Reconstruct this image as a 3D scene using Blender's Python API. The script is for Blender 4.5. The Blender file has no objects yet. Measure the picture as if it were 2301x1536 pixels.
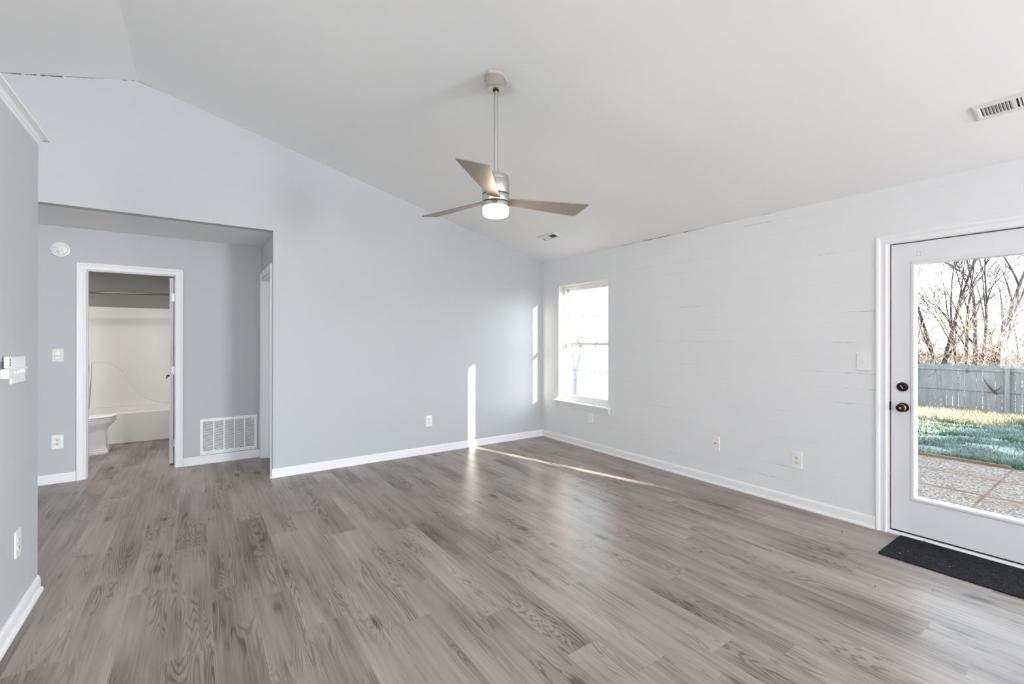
import bpy, bmesh, math, random
from mathutils import Vector, Matrix
import numpy as np

C = bpy.context.scene
COL = C.collection
PI = math.pi

# ------------------------------------------------------------------ camera
F_PX, YAW, CY, ROLL, EYE = 1013.57, math.radians(35.1055), 760.47, 0.00118, 1.3676
cam_d = bpy.data.cameras.new('camera'); cam = bpy.data.objects.new('camera', cam_d); COL.objects.link(cam)
cam_d.sensor_width = 36.0; cam_d.lens = F_PX * 36.0 / 2301.0
cam_d.shift_y = (CY - 768.0) / 2301.0
cam_d.clip_start = 0.02; cam_d.clip_end = 500
cam.matrix_world = (Matrix.Translation((0, 0, EYE)) @ Matrix.Rotation(-YAW, 4, 'Z') @ Matrix.Rotation(PI / 2, 4, 'X')
                    @ Matrix.Rotation(ROLL, 4, 'Z'))
C.camera = cam

# ------------------------------------------------------------------ world, sun, added fill lights, exposure
C.view_settings.view_transform = 'Standard'; C.view_settings.look = 'None'
C.view_settings.gamma = 1.0; C.view_settings.use_curve_mapping = False
C.view_settings.exposure = 0.30
w = bpy.data.worlds.new('sky'); C.world = w; w.use_nodes = True
nt = w.node_tree; nt.nodes.clear()
out = nt.nodes.new('ShaderNodeOutputWorld'); bg = nt.nodes.new('ShaderNodeBackground')
tc = nt.nodes.new('ShaderNodeTexCoord'); sep = nt.nodes.new('ShaderNodeSeparateXYZ'); rmp = nt.nodes.new('ShaderNodeValToRGB')
nt.links.new(tc.outputs['Generated'], sep.inputs[0]); nt.links.new(sep.outputs['Z'], rmp.inputs[0])
e = rmp.color_ramp.elements
e[0].position = 0.0; e[0].color = (1.0, 0.985, 0.96, 1); e[1].position = 1.0; e[1].color = (0.17, 0.225, 0.29, 1)
m_ = rmp.color_ramp.elements.new(0.20); m_.color = (0.84, 0.92, 1.0, 1)
m_ = rmp.color_ramp.elements.new(0.48); m_.color = (0.36, 0.43, 0.50, 1)
# bright winter haze around the low sun
dt = nt.nodes.new('ShaderNodeVectorMath'); dt.operation = 'DOT_PRODUCT'; dt.inputs[1].default_value = tuple(Vector((0.277, -1.0, 0.16)).normalized())
nt.links.new(tc.outputs['Generated'], dt.inputs[0])
mx0 = nt.nodes.new('ShaderNodeMath'); mx0.operation = 'MAXIMUM'; mx0.inputs[1].default_value = 0.0; nt.links.new(dt.outputs['Value'], mx0.inputs[0])
pw0 = nt.nodes.new('ShaderNodeMath'); pw0.operation = 'POWER'; pw0.inputs[1].default_value = 9.0; nt.links.new(mx0.outputs[0], pw0.inputs[0])
hz0 = nt.nodes.new('ShaderNodeMath'); hz0.operation = 'MULTIPLY'; hz0.inputs[1].default_value = 16.5; nt.links.new(pw0.outputs[0], hz0.inputs[0])
bg2 = nt.nodes.new('ShaderNodeBackground'); bg2.inputs[0].default_value = (0.93, 0.97, 1.0, 1); nt.links.new(hz0.outputs[0], bg2.inputs[1])
ads = nt.nodes.new('ShaderNodeAddShader')
nt.links.new(rmp.outputs[0], bg.inputs[0]); bg.inputs[1].default_value = 6.4
nt.links.new(bg.outputs[0], ads.inputs[0]); nt.links.new(bg2.outputs[0], ads.inputs[1])
nt.links.new(ads.outputs[0], out.inputs[0])

sun_d = bpy.data.lights.new('sun', 'SUN'); sun = bpy.data.objects.new('sun', sun_d); COL.objects.link(sun)
sun_d.energy = 60.0; sun_d.color = (1.0, 0.86, 0.68); sun_d.angle = math.radians(0.53)
SUN_DIR = Vector((-0.277, 1.0, -0.20)).normalized()           # the way the light travels
sun.rotation_euler = SUN_DIR.to_track_quat('-Z', 'Y').to_euler(); sun.location = (8, -14, 6)

def area_fill(name, loc, target, sx, sy, energy, color=(0.94, 0.965, 1.0)):  # area fill, added to brighten the room from out of view
    d = bpy.data.lights.new(name, 'AREA'); d.shape = 'RECTANGLE'; d.size = sx; d.size_y = sy
    d.energy = energy; d.color = color
    o = bpy.data.objects.new(name, d); COL.objects.link(o); o.location = loc
    o.rotation_euler = (Vector(target) - Vector(loc)).to_track_quat('-Z', 'Y').to_euler()
    return o
area_fill('front_window_fill', (-2.6, -6.7, 1.3), (-2.2, -3.5, 1.6), 2.2, 1.8, 120)
area_fill('side_window_fill', (3.93, -4.7, 1.2), (0.3, -3.2, 2.2), 2.2, 1.7, 570)
area_fill('near_window_fill', (3.93, -1.05, 1.05), (-0.7, 2.2, 0.2), 1.2, 1.4, 9)
area_fill('bounce_fill', (1.6, -4.4, 1.5), (1.6, -4.3, 3.0), 0.7, 0.7, 40)  # added upward fill for ceiling bounce, no floor lamp stands here
bath = bpy.data.lights.new('bathroom_lamp', 'AREA'); bath.shape = 'DISK'; bath.size = .35; bath.energy = 22.0; bath.color = (1.0, .97, .93)
bath_o = bpy.data.objects.new('bathroom_lamp', bath); COL.objects.link(bath_o); bath_o.location = (-.9, 6.75, 2.41)

C.cycles.use_denoising = True
C.cycles.max_bounces = 10; C.cycles.diffuse_bounces = 6; C.cycles.glossy_bounces = 4
C.cycles.transparent_max_bounces = 12; C.cycles.transmission_bounces = 4
C.cycles.sample_clamp_indirect = 6.0; C.cycles.caustics_reflective = False; C.cycles.caustics_refractive = False

# ------------------------------------------------------------------ key planes
XW, YG, YB, XP, XJ = 4.022, 4.972, 5.96, -0.696, 0.628
HW, HH = 2.44, 2.425
XR, ZR = -0.402, 3.556
K = (ZR - HW) / (XW - XR)
XL, YF = -4.826, -6.80
YBW, XBL, XBR = 8.47, -1.53, 0.03
def ceil_z(x): return ZR - K * abs(x - XR)

# ------------------------------------------------------------------ materials
def mat(name, col, rough=0.5, metal=0.0, spec=0.5, emit=None, es=0.0):
    m = bpy.data.materials.new(name); m.use_nodes = True
    b = m.node_tree.nodes['Principled BSDF']
    b.inputs['Base Color'].default_value = (*col, 1); b.inputs['Roughness'].default_value = rough
    b.inputs['Metallic'].default_value = metal; b.inputs['Specular IOR Level'].default_value = spec
    if emit: b.inputs['Emission Color'].default_value = (*emit, 1); b.inputs['Emission Strength'].default_value = es
    return m
class N:
    """small node-building helper"""
    def __init__(s, m): s.m = m; s.t = m.node_tree; s.b = s.t.nodes['Principled BSDF']
    def add(s, typ, **kw):
        n = s.t.nodes.new(typ)
        for k, v in kw.items(): setattr(n, k, v)
        return n
    def lk(s, a, b): s.t.links.new(a, b)
    def put(s, sock, v):
        if hasattr(v, 'is_linked') or isinstance(v, bpy.types.NodeSocket): s.lk(v, sock)
        else: sock.default_value = v
    def math(s, op, a, b=0.0, c=None, clamp=False):
        n = s.add('ShaderNodeMath', operation=op); n.use_clamp = clamp
        s.put(n.inputs[0], a); s.put(n.inputs[1], b)
        if c is not None: s.put(n.inputs[2], c)
        return n.outputs[0]
    def noise(s, vec, scale=5, detail=2, rough=0.5, dist=0.0):
        n = s.add('ShaderNodeTexNoise'); n.inputs['Scale'].default_value = scale; n.inputs['Detail'].default_value = detail
        n.inputs['Roughness'].default_value = rough; n.inputs['Distortion'].default_value = dist
        if vec is not None: s.lk(vec, n.inputs['Vector'])
        return n.outputs[0]
    def comb(s, x, y, z):
        n = s.add('ShaderNodeCombineXYZ'); s.put(n.inputs[0], x); s.put(n.inputs[1], y); s.put(n.inputs[2], z); return n.outputs[0]
    def sepn(s, v): n = s.add('ShaderNodeSeparateXYZ'); s.lk(v, n.inputs[0]); return n.outputs
    def ramp(s, fac, pts):
        n = s.add('ShaderNodeValToRGB'); s.lk(fac, n.inputs[0]); el = n.color_ramp.elements
        while len(el) < len(pts): el.new(0.5)
        for q, (p, c) in zip(el, pts): q.position = p; q.color = (*c, 1) if len(c) == 3 else c
        return n.outputs[0]
    def mix(s, fac, a, b, mode='MIX'):
        n = s.add('ShaderNodeMix', data_type='RGBA', blend_type=mode)
        s.put(n.inputs[0], fac); s.put(n.inputs[6], a); s.put(n.inputs[7], b); return n.outputs[2]
    def smooth(s, v, lo, hi, a=0.0, b=1.0):
        n = s.add('ShaderNodeMapRange', interpolation_type='SMOOTHSTEP')
        s.put(n.inputs[0], v); s.put(n.inputs[1], lo); s.put(n.inputs[2], hi); s.put(n.inputs[3], a); s.put(n.inputs[4], b); return n.outputs[0]
    def bump(s, h, strength=0.2, dist=0.01):
        n = s.add('ShaderNodeBump'); n.inputs['Strength'].default_value = strength; n.inputs['Distance'].default_value = dist
        s.lk(h, n.inputs['Height']); s.lk(n.outputs[0], s.b.inputs['Normal'])
    def obj(s): return s.add('ShaderNodeTexCoord').outputs['Object']
    def base(s, c): s.lk(c, s.b.inputs['Base Color'])

def paint(name, col, rough=0.55, grain=0.08, sc=260):
    m = mat(name, col, rough, spec=0.3); n = N(m); v = n.obj()
    n.bump(n.noise(v, sc, 2), grain, 0.002)
    big = n.noise(v, 1.7, 3); n.base(n.mix(big, (*[c * 0.985 for c in col], 1), (*[min(1, c * 1.015) for c in col], 1)))
    return m
M_GREY = paint('grey_wall_paint', (0.522, 0.540, 0.556), 0.6, 0.10)
M_CEIL = paint('ceiling_paint', (0.88, 0.885, 0.885), 0.75, 0.06)
M_TRIM = mat('white_trim_gloss', (0.86, 0.865, 0.88), 0.32, spec=0.45)
M_DOOR = mat('white_door_paint', (0.80, 0.805, 0.835), 0.38, spec=0.45)
M_PLASTIC = mat('white_plastic', (0.86, 0.86, 0.85), 0.3)
M_ALMOND = mat('almond_plastic', (0.78, 0.72, 0.60), 0.35)
M_BRIGHT = mat('bright_white_plastic', (0.92, 0.92, 0.93), 0.25)
M_DARK = mat('dark_slot', (0.012, 0.011, 0.012), 0.7)
M_GREYBTN = mat('grey_button', (0.10, 0.10, 0.14), 0.5)
M_WEATHER = mat('dark_weatherstrip', (0.03, 0.022, 0.02), 0.6)
M_TAN = mat('raw_wood_edge', (0.50, 0.34, 0.22), 0.7)
M_BRONZE = mat('dark_bronze', (0.022, 0.019, 0.018), 0.32, 0.85)
M_CRACK = mat('crack_shadow', (0.11, 0.095, 0.08), 0.9)
M_OFFWHITE = mat('off_white_plastic', (0.76, 0.74, 0.69), 0.35)
M_RODMETAL = mat('dull_dark_metal', (0.13, 0.12, 0.11), 0.35, 1.0)
M_GREYLINE = mat('pale_grey_plastic', (0.55, 0.55, 0.54), 0.4)
M_BRASS = mat('worn_brass', (0.75, 0.60, 0.42), 0.25, 1.0)
M_STEEL = mat('steel', (0.62, 0.62, 0.63), 0.28, 1.0)
M_VINYL = mat('white_vinyl', (0.88, 0.87, 0.84), 0.35)
M_MUNTIN_SHADED = mat('shaded_muntin', (0.20, 0.21, 0.22), 0.5)  # shade on the window grid is put into its colour
M_PORC = mat('porcelain', (0.80, 0.80, 0.81), 0.10)
M_TUB = paint('tub_acrylic', (0.80, 0.79, 0.755), 0.22, 0.02, 40)
M_BATHWALL_DIM = paint('bath_wall_dimmed', (0.30, 0.30, 0.285), 0.6)  # the wall grey made darker, dim bathroom light painted in
M_VENT = mat('vent_enamel', (0.76, 0.76, 0.74), 0.4)
M_PATCH = paint('rough_plaster', (0.66, 0.63, 0.58), 0.9, 0.8, 120)

def mk_nickel():
    m = mat('brushed_nickel', (0.60, 0.57, 0.54), 0.33, 1.0); n = N(m); v = n.obj(); s = n.sepn(v)
    g = n.noise(n.comb(n.math('MULTIPLY', s[0], 40), n.math('MULTIPLY', s[1], 40), n.math('MULTIPLY', s[2], 900)), 1, 2)
    n.base(n.mix(g, (0.50, 0.475, 0.45, 1), (0.68, 0.65, 0.62, 1)))
    n.lk(n.smooth(g, 0.2, 0.8, 0.26, 0.42), n.b.inputs['Roughness']); return m
M_NICKEL = mk_nickel()
def mk_blade():
    m = mat('brushed_silver_blade', (0.36, 0.33, 0.29), 0.42, 0.35); n = N(m); v = n.obj(); s = n.sepn(v)
    g = n.noise(n.comb(n.math('MULTIPLY', s[0], 5), n.math('MULTIPLY', s[1], 140), 0.0), 1, 3)
    n.base(n.mix(g, (0.22, 0.195, 0.165, 1), (0.33, 0.295, 0.25, 1))); return m
M_BLADE = mk_blade()
M_GLOW = mat('lit_frosted_glass', (0.9, 0.88, 0.85), 0.4, emit=(1.0, 0.80, 0.56), es=5.0)
M_GLOWRIM = mat('frosted_glass_edge', (0.9, 0.8, 0.7), 0.4, emit=(1.0, 0.66, 0.36), es=1.6)

def mk_glass(name, tint=(1, 1, 1)):
    m = bpy.data.materials.new(name); m.use_nodes = True; t = m.node_tree; t.nodes.clear()
    o = t.nodes.new('ShaderNodeOutputMaterial'); mx = t.nodes.new('ShaderNodeMixShader'); tr = t.nodes.new('ShaderNodeBsdfTransparent')
    gl = t.nodes.new('ShaderNodeBsdfGlossy'); fr = t.nodes.new('ShaderNodeMath'); fr.operation = 'MULTIPLY_ADD'
    lw = t.nodes.new('ShaderNodeLayerWeight'); lw.inputs[0].default_value = 0.5; pw = t.nodes.new('ShaderNodeMath'); pw.operation = 'POWER'
    t.links.new(lw.outputs['Facing'], pw.inputs[0]); pw.inputs[1].default_value = 5.0; t.links.new(pw.outputs[0], fr.inputs[0]); fr.inputs[1].default_value = 0.7; fr.inputs[2].default_value = 0.02
    gl.inputs['Roughness'].default_value = 0.0; tr.inputs[0].default_value = (*tint, 1)
    t.links.new(fr.outputs[0], mx.inputs[0]); t.links.new(tr.outputs[0], mx.inputs[1]); t.links.new(gl.outputs[0], mx.inputs[2])
    t.links.new(mx.outputs[0], o.inputs[0]); return m
M_GLASS = mk_glass('clear_glass', (0.97, 0.99, 0.99))

def mk_shiplap():
    m = mat('white_shiplap', (0.80, 0.80, 0.815), 0.42, spec=0.35); n = N(m)
    g = n.add('ShaderNodeNewGeometry'); s = n.sepn(g.outputs['Position'])
    zz = n.math('DIVIDE', n.math('SUBTRACT', s[2], 0.082), 0.1145)
    fr = n.math('FRACT', zz); row = n.math('FLOOR', zz)
    d = n.math('MULTIPLY', n.math('MINIMUM', fr, n.math('SUBTRACT', 1.0, fr)), 0.1145)     # distance to the nearest joint, m
    rowid = n.math('ROUND', zz)
    pv = n.comb(n.math('MULTIPLY', s[1], 1.3), n.math('MULTIPLY', rowid, 7.31), 0.0)
    patch = n.noise(pv, 1.0, 3, 0.6)
    open_ = n.math('MULTIPLY', n.smooth(patch, 0.585, 0.64), n.smooth(s[1], 2.7, 3.3, 1.0, 0.1))
    fine = n.smooth(n.noise(n.comb(n.math('MULTIPLY', s[1], 26), n.math('MULTIPLY', rowid, 3.7), 0.0), 1.0, 2), 0.40, 0.52)
    line = n.smooth(d, 0.0005, 0.0016, 1.0, 0.0)
    dark = n.math('MULTIPLY', n.math('MULTIPLY', line, open_), n.math('MULTIPLY', fine, 0.75))
    faint = n.math('MULTIPLY', line, n.smooth(patch, 0.40, 0.60, 0.02, 0.13))
    tone = n.noise(n.comb(n.math('MULTIPLY', s[1], 0.9), n.math('MULTIPLY', row, 5.17), 0.0), 1.0, 2)
    c0 = n.mix(tone, (0.79, 0.80, 0.815, 1), (0.82, 0.83, 0.845, 1))
    n.base(n.mix(n.math('ADD', dark, faint, clamp=True), c0, (0.12, 0.11, 0.11, 1)))
    vg = n.noise(g.outputs['Position'], 90, 2)
    h = n.math('ADD', n.math('MULTIPLY', n.smooth(d, 0.0, 0.003), 0.6), n.math('MULTIPLY', vg, 0.15))
    n.bump(h, 0.15, 0.002); return m
M_SHIPLAP = mk_shiplap()

def mk_floor():
    m = mat('grey_oak_planks', (0.3, 0.27, 0.25), 0.3, spec=0.26); n = N(m)
    uv = n.add('ShaderNodeUVMap', uv_map='plank').outputs[0]; s = n.sepn(uv); pu, pv = s[0], s[1]
    at = n.add('ShaderNodeAttribute', attribute_name='plank_id'); pid = at.outputs['Fac']
    ln = n.add('ShaderNodeAttribute', attribute_name='plank_len').outputs['Fac']
    o = n.math('MULTIPLY', pid, 57.3)
    # cathedral figure: contour lines of a stretched noise field
    fld = n.noise(n.comb(n.math('MULTIPLY', pu, 9.5), n.math('ADD', n.math('MULTIPLY', pv, 0.85), o), o), 1.0, 2.0, 0.42, 0.15)
    rings = n.math('SINE', n.math('MULTIPLY', fld, 170.0))
    rings = n.smooth(rings, -0.1, 1.0)
    msk = n.noise(n.comb(n.math('MULTIPLY', pu, 5.0), n.math('ADD', n.math('MULTIPLY', pv, 1.9), n.math('MULTIPLY', o, 1.7)), o), 1.0, 1.0)
    msk = n.smooth(msk, 0.43, 0.64)
    # fine straight grain
    fine = n.noise(n.comb(n.math('MULTIPLY', pu, 620.0), n.math('ADD', n.math('MULTIPLY', pv, 5.5), o), o), 1.0, 3, 0.6)
    mid = n.noise(n.comb(n.math('MULTIPLY', pu, 52.0), n.math('ADD', n.math('MULTIPLY', pv, 1.5), o), o), 1.0, 4, 0.6)
    broad = n.noise(n.comb(n.math('MULTIPLY', pu, 7.0), n.math('ADD', n.math('MULTIPLY', pv, 1.3), o), o), 1.0, 2)
    # knots
    vo = n.add('ShaderNodeTexVoronoi', feature='F1'); vo.inputs['Scale'].default_value = 1.0
    kv = n.comb(n.math('MULTIPLY', pu, 9.0), n.math('ADD', n.math('MULTIPLY', pv, 3.3), o), o); n.lk(kv, vo.inputs['Vector'])
    ksel = n.sepn(vo.outputs['Color'])
    kn = n.math('MULTIPLY', n.smooth(n.math('ADD', vo.outputs['Distance'], n.math('MULTIPLY', n.math('SUBTRACT', mid, 0.5), 0.22)), 0.03, 0.34, 1.0, 0.0), n.math('GREATER_THAN', ksel[0], 0.80))
    t = n.math('ADD', n.math('MULTIPLY', n.math('SUBTRACT', broad, 0.5), 0.85), n.math('MULTIPLY', n.math('SUBTRACT', mid, 0.5), 0.75))
    t = n.math('ADD', t, n.math('MULTIPLY', n.math('SUBTRACT', pid, 0.5), 0.25))
    t = n.math('ADD', t, n.math('MULTIPLY', n.math('SUBTRACT', fine, 0.5), 0.46))
    t = n.math('SUBTRACT', t, n.math('MULTIPLY', n.math('MULTIPLY', rings, msk), 0.27))
    t = n.math('SUBTRACT', t, n.math('MULTIPLY', kn, 0.50))
    t = n.math('ADD', t, 0.52)
    c = n.ramp(t, [(0.0, (0.070, 0.056, 0.048)), (0.28, (0.180, 0.150, 0.133)), (0.55, (0.285, 0.244, 0.221)), (0.80, (0.352, 0.308, 0.284)), (1.0, (0.43, 0.385, 0.36))])
    # joints: the micro bevel between planks
    eu = n.math('MINIMUM', pu, n.math('SUBTRACT', 0.1778, pu)); ev = n.math('MINIMUM', pv, n.math('SUBTRACT', ln, pv))
    ed = n.math('MINIMUM', eu, ev)
    jl = n.smooth(ed, 0.0004, 0.0016, 1.0, 0.0)
    c = n.mix(n.math('MULTIPLY', jl, 0.32), c, (0.10, 0.085, 0.078, 1))
    hl = n.math('MULTIPLY', n.smooth(eu, 0.0012, 0.0020), n.smooth(eu, 0.0030, 0.0055, 1.0, 0.0)); c = n.mix(n.math('MULTIPLY', hl, 0.35), c, (0.42, 0.385, 0.36, 1))  # highlight on the bevel painted in as a pale line
    n.base(c)
    n.lk(n.smooth(fine, 0.3, 0.7, 0.28, 0.37), n.b.inputs['Roughness'])
    h = n.math('SUBTRACT', n.math('MULTIPLY', fine, 0.5), n.math('MULTIPLY', jl, 1.5)); n.bump(h, 0.12, 0.0015)
    return m
M_FLOOR = mk_floor()

def mk_mat():
    m = mat('charcoal_mat_pile', (0.02, 0.02, 0.022), 0.95, spec=0.1); n = N(m); v = n.obj(); s = n.sepn(v)
    a = n.noise(n.comb(n.math('MULTIPLY', s[0], 260), n.math('MULTIPLY', s[1], 110), 0.0), 1, 3, 0.7); b = n.noise(v, 40, 2)
    t = n.math('ADD', n.math('MULTIPLY', a, 0.8), n.math('MULTIPLY', b, 0.2))
    n.base(n.ramp(t, [(0.38, (0.006, 0.006, 0.007)), (0.52, (0.022, 0.022, 0.025)), (0.68, (0.085, 0.085, 0.09))])); n.bump(a, 1.0, 0.006); return m
M_MAT = mk_mat()

def noisy(name, c0, c1, sc=4, rough=0.9, detail=4, lo=0.3, hi=0.7, vec=None, bump=0.0):
    m = mat(name, c0, rough, spec=0.15); n = N(m); v = n.obj()
    if vec:
        s = n.sepn(v); v = n.comb(*[n.math('MULTIPLY', s[i], vec[i]) for i in range(3)])
    a = n.noise(v, sc, detail, 0.6); n.base(n.ramp(a, [(lo, c0), (hi, c1)]))
    if bump: n.bump(a, bump, 0.02)
    return m
M_FENCE = noisy('weathered_fence_wood', (0.147, 0.152, 0.155), (0.229, 0.232, 0.237), 1.0, vec=(9, 9, 1.2))
def mk_lawn():
    m = mat('frosted_lawn_ground', (0.1, 0.13, 0.08), 0.95, spec=0.1); n = N(m); v = n.obj(); s = n.sepn(v)
    a = n.noise(v, 1.3, 6, 0.6); g = n.ramp(a, [(0.38, (0.047, 0.078, 0.057)), (0.54, (0.162, 0.196, 0.189)), (0.66, (0.324, 0.351, 0.365))])
    sunned = n.smooth(n.math('ADD', s[0], n.math('MULTIPLY', n.noise(v, 0.6, 3), 6.0)), 18.5, 22.0); n.base(n.mix(sunned, g, (0.30, 0.265, 0.19, 1))); return m  # straw tint paints the sunlit band near the fence
M_LAWN = mk_lawn()
M_GRASS = noisy('grass_blades', (0.028, 0.065, 0.035), (0.170, 0.209, 0.181), 0.9, lo=0.35, hi=0.65)
M_SUN_STRAW = noisy('sunlit_grass_blades', (0.178, 0.160, 0.101), (0.296, 0.272, 0.195), 1.5)  # pale straw tone stands for sun on the grass
def mk_agg():
    m = mat('exposed_aggregate', (0.2, 0.18, 0.16), 0.9, spec=0.2); n = N(m); v = n.obj()
    vo = n.add('ShaderNodeTexVoronoi', feature='F1'); vo.inputs['Scale'].default_value = 60; n.lk(v, vo.inputs['Vector']); cs = n.sepn(vo.outputs['Color'])
    c = n.ramp(cs[0], [(0.0, (0.079, 0.063, 0.051)), (0.35, (0.132, 0.109, 0.092)), (0.7, (0.206, 0.177, 0.153)), (1.0, (0.289, 0.251, 0.223))])
    st = n.smooth(n.noise(v, 1.6, 4), 0.45, 0.68); n.base(n.mix(n.math('MULTIPLY', st, 0.35), c, (0.13, 0.08, 0.05, 1))); n.bump(vo.outputs['Distance'], 0.6, 0.01); return m
M_AGG = mk_agg()
M_TIMBER = noisy('patio_timber', (0.090, 0.054, 0.036), (0.188, 0.123, 0.090), 3)
M_BARK = noisy('dark_bark', (0.022, 0.021, 0.027), (0.064, 0.056, 0.060), 6)
M_TWIG = noisy('pale_twigs', (0.107, 0.080, 0.067), (0.187, 0.151, 0.129), 3)
M_WOODS = noisy('brown_woods', (0.040, 0.031, 0.028), (0.075, 0.063, 0.057), 3)
M_LEAF = mat('orange_leaf', (0.75, 0.38, 0.06), 0.7)
M_EVERGREEN = noisy('evergreen_needles', (0.05, 0.09, 0.05), (0.14, 0.20, 0.12), 5)
M_BLOCKER = mat('pale_blocker', (0.6, 0.6, 0.58), 0.7)

# ------------------------------------------------------------------ mesh helpers
class MB:
    def __init__(s): s.v = []; s.f = []; s.sm = []
    def quad_strip(s, rings, closed=True, cap=True, smooth=False):
        k = len(rings[0]); b = len(s.v)
        for r in rings: s.v += [tuple(p) for p in r]
        for i in range(len(rings) - 1):
            for j in range(k if closed else k - 1):
                a = b + i * k + j; c = b + i * k + (j + 1) % k
                s.f.append((a, c, c + k, a + k)); s.sm.append(smooth)
        if cap:
            s.f.append(tuple(b + j for j in range(k))[::-1]); s.sm.append(False)
            s.f.append(tuple(b + (len(rings) - 1) * k + j for j in range(k))); s.sm.append(False)
        return s
    def box(s, x0, x1, y0, y1, z0, z1):
        b = len(s.v)
        s.v += [(x, y, z) for z in (z0, z1) for y in (y0, y1) for x in (x0, x1)]
        for q in ((0, 2, 3, 1), (4, 5, 7, 6), (0, 1, 5, 4), (2, 6, 7, 3), (0, 4, 6, 2), (1, 3, 7, 5)):
            s.f.append(tuple(b + i for i in q)); s.sm.append(False)
        return s
    def obox(s, o, u, v, n, su, sv, sn):
        """box spanned from corner-centre o by unit axes u, v, n with ranges"""
        o, u, v, n = Vector(o), Vector(u), Vector(v), Vector(n); b = len(s.v)
        for c in (sn[0], sn[1]):
            for bb in (sv[0], sv[1]):
                for a in (su[0], su[1]): s.v.append(tuple(o + u * a + v * bb + n * c))
        for q in ((0, 2, 3, 1), (4, 5, 7, 6), (0, 1, 5, 4), (2, 6, 7, 3), (0, 4, 6, 2), (1, 3, 7, 5)):
            s.f.append(tuple(b + i for i in q)); s.sm.append(False)
        return s
    def prism(s, poly, fn, t0, t1):
        """poly of 2D points, fn(a, b, t) -> 3D"""
        return s.quad_strip([[fn(a, b, t0) for a, b in poly], [fn(a, b, t1) for a, b in poly]])
    def cyl(s, p0, p1, r0, r1=None, seg=20, cap=True, smooth=True):
        p0, p1 = Vector(p0), Vector(p1); r1 = r0 if r1 is None else r1
        d = (p1 - p0).normalized(); a = d.orthogonal().normalized(); b = d.cross(a)
        R = [[p + (a * math.cos(2 * PI * j / seg) + b * math.sin(2 * PI * j / seg)) * r for j in range(seg)] for p, r in ((p0, r0), (p1, r1))]
        return s.quad_strip(R, cap=cap, smooth=smooth)
    def lathe(s, o, axis, prof, seg=32, cap=True):
        """prof: list of (r, h) along axis"""
        o, d = Vector(o), Vector(axis).normalized(); a = d.orthogonal().normalized(); b = d.cross(a)
        R = [[o + d * h + (a * math.cos(2 * PI * j / seg) + b * math.sin(2 * PI * j / seg)) * max(r, 1e-5) for j in range(seg)] for r, h in prof]
        return s.quad_strip(R, cap=cap, smooth=True)
    def tube(s, pts, rad, seg=6, cap=True):
        pts = [Vector(p) for p in pts]; rad = rad if isinstance(rad, (list, tuple)) else [rad] * len(pts)
        R = []; a = None
        for i, p in enumerate(pts):
            d = (pts[min(i + 1, len(pts) - 1)] - pts[max(i - 1, 0)]).normalized()
            a = d.orthogonal().normalized() if a is None else (a - d * a.dot(d)).normalized()
            b = d.cross(a)
            R.append([p + (a * math.cos(2 * PI * j / seg) + b * math.sin(2 * PI * j / seg)) * rad[i] for j in range(seg)])
        return s.quad_strip(R, cap=cap, smooth=True)
    def build(s, name, m, parent=None, loc=None, bevel=0.0, seg=2):
        me = bpy.data.meshes.new(name); me.from_pydata(s.v, [], s.f); me.polygons.foreach_set('use_smooth', s.sm); me.update()
        bm = bmesh.new(); bm.from_mesh(me); bmesh.ops.recalc_face_normals(bm, faces=bm.faces); bm.to_mesh(me); bm.free()
        if any(s.sm):
            try: me.set_sharp_from_angle(angle=math.radians(38))
            except Exception: pass
        if m: me.materials.append(m)
        o = bpy.data.objects.new(name, me); COL.objects.link(o)
        if parent: o.parent = parent; o.matrix_parent_inverse = parent.matrix_world.inverted() if False else Matrix.Translation(-Vector(parent.location))
        if bevel:
            b = o.modifiers.new('bevel', 'BEVEL'); b.width = bevel; b.segments = seg; b.limit_method = 'ANGLE'; b.angle_limit = math.radians(50)
        return o
def tag(o, label=None, cat=None, group=None, kind=None):
    if label: o['label'] = label
    if cat: o['category'] = cat
    if group: o['group'] = group
    if kind: o['kind'] = kind
    return o
def thing(name, loc, label, cat, group=None):
    o = bpy.data.objects.new(name, None); COL.objects.link(o); o.location = loc; o.empty_display_size = 0.05
    return tag(o, label, cat, group)
def struct(o, label=None, cat=None): return tag(o, label, cat, kind='structure')
def plane_y(y):      # wall facing -Y : a = x, b = z, t = out of the wall (towards -Y)
    return lambda a, b, t: (a, y - t, b)
def plane_x(x):      # wall facing -X : a = y, b = z, t towards -X
    return lambda a, b, t: (x - t, a, b)
def plane_xp(x):     # wall facing +X
    return lambda a, b, t: (x + t, a, b)
def pbox(mb, fn, a0, a1, b0, b1, t0, t1):
    return mb.prism([(a0, b0), (a1, b0), (a1, b1), (a0, b1)], fn, t0, t1)
def rrect(a0, a1, b0, b1, r, k=4):
    P = []
    for cx, cy, st in ((a1 - r, b0 + r, -90), (a1 - r, b1 - r, 0), (a0 + r, b1 - r, 90), (a0 + r, b0 + r, 180)):
        for i in range(k + 1):
            t = math.radians(st + 90 * i / k); P.append((cx + r * math.cos(t), cy + r * math.sin(t)))
    return P
def ell(cx, cy, ra, rb, k=20): return [(cx + ra * math.cos(2 * PI * i / k), cy + rb * math.sin(2 * PI * i / k)) for i in range(k)]
def dome_plate(mb, fn, a0, a1, b0, b1, t, r=0.006, lip=0.0035):
    """wall plate with rounded corners and softly sloped edges"""
    o = rrect(a0, a1, b0, b1, r); i1 = rrect(a0 + lip * .5, a1 - lip * .5, b0 + lip * .5, b1 - lip * .5, r); i2 = rrect(a0 + lip, a1 - lip, b0 + lip, b1 - lip, r * .8)
    return mb.quad_strip([[fn(a, b, 0) for a, b in o], [fn(a, b, t * .6) for a, b in o], [fn(a, b, t * .9) for a, b in i1], [fn(a, b, t) for a, b in i2]])

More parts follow.
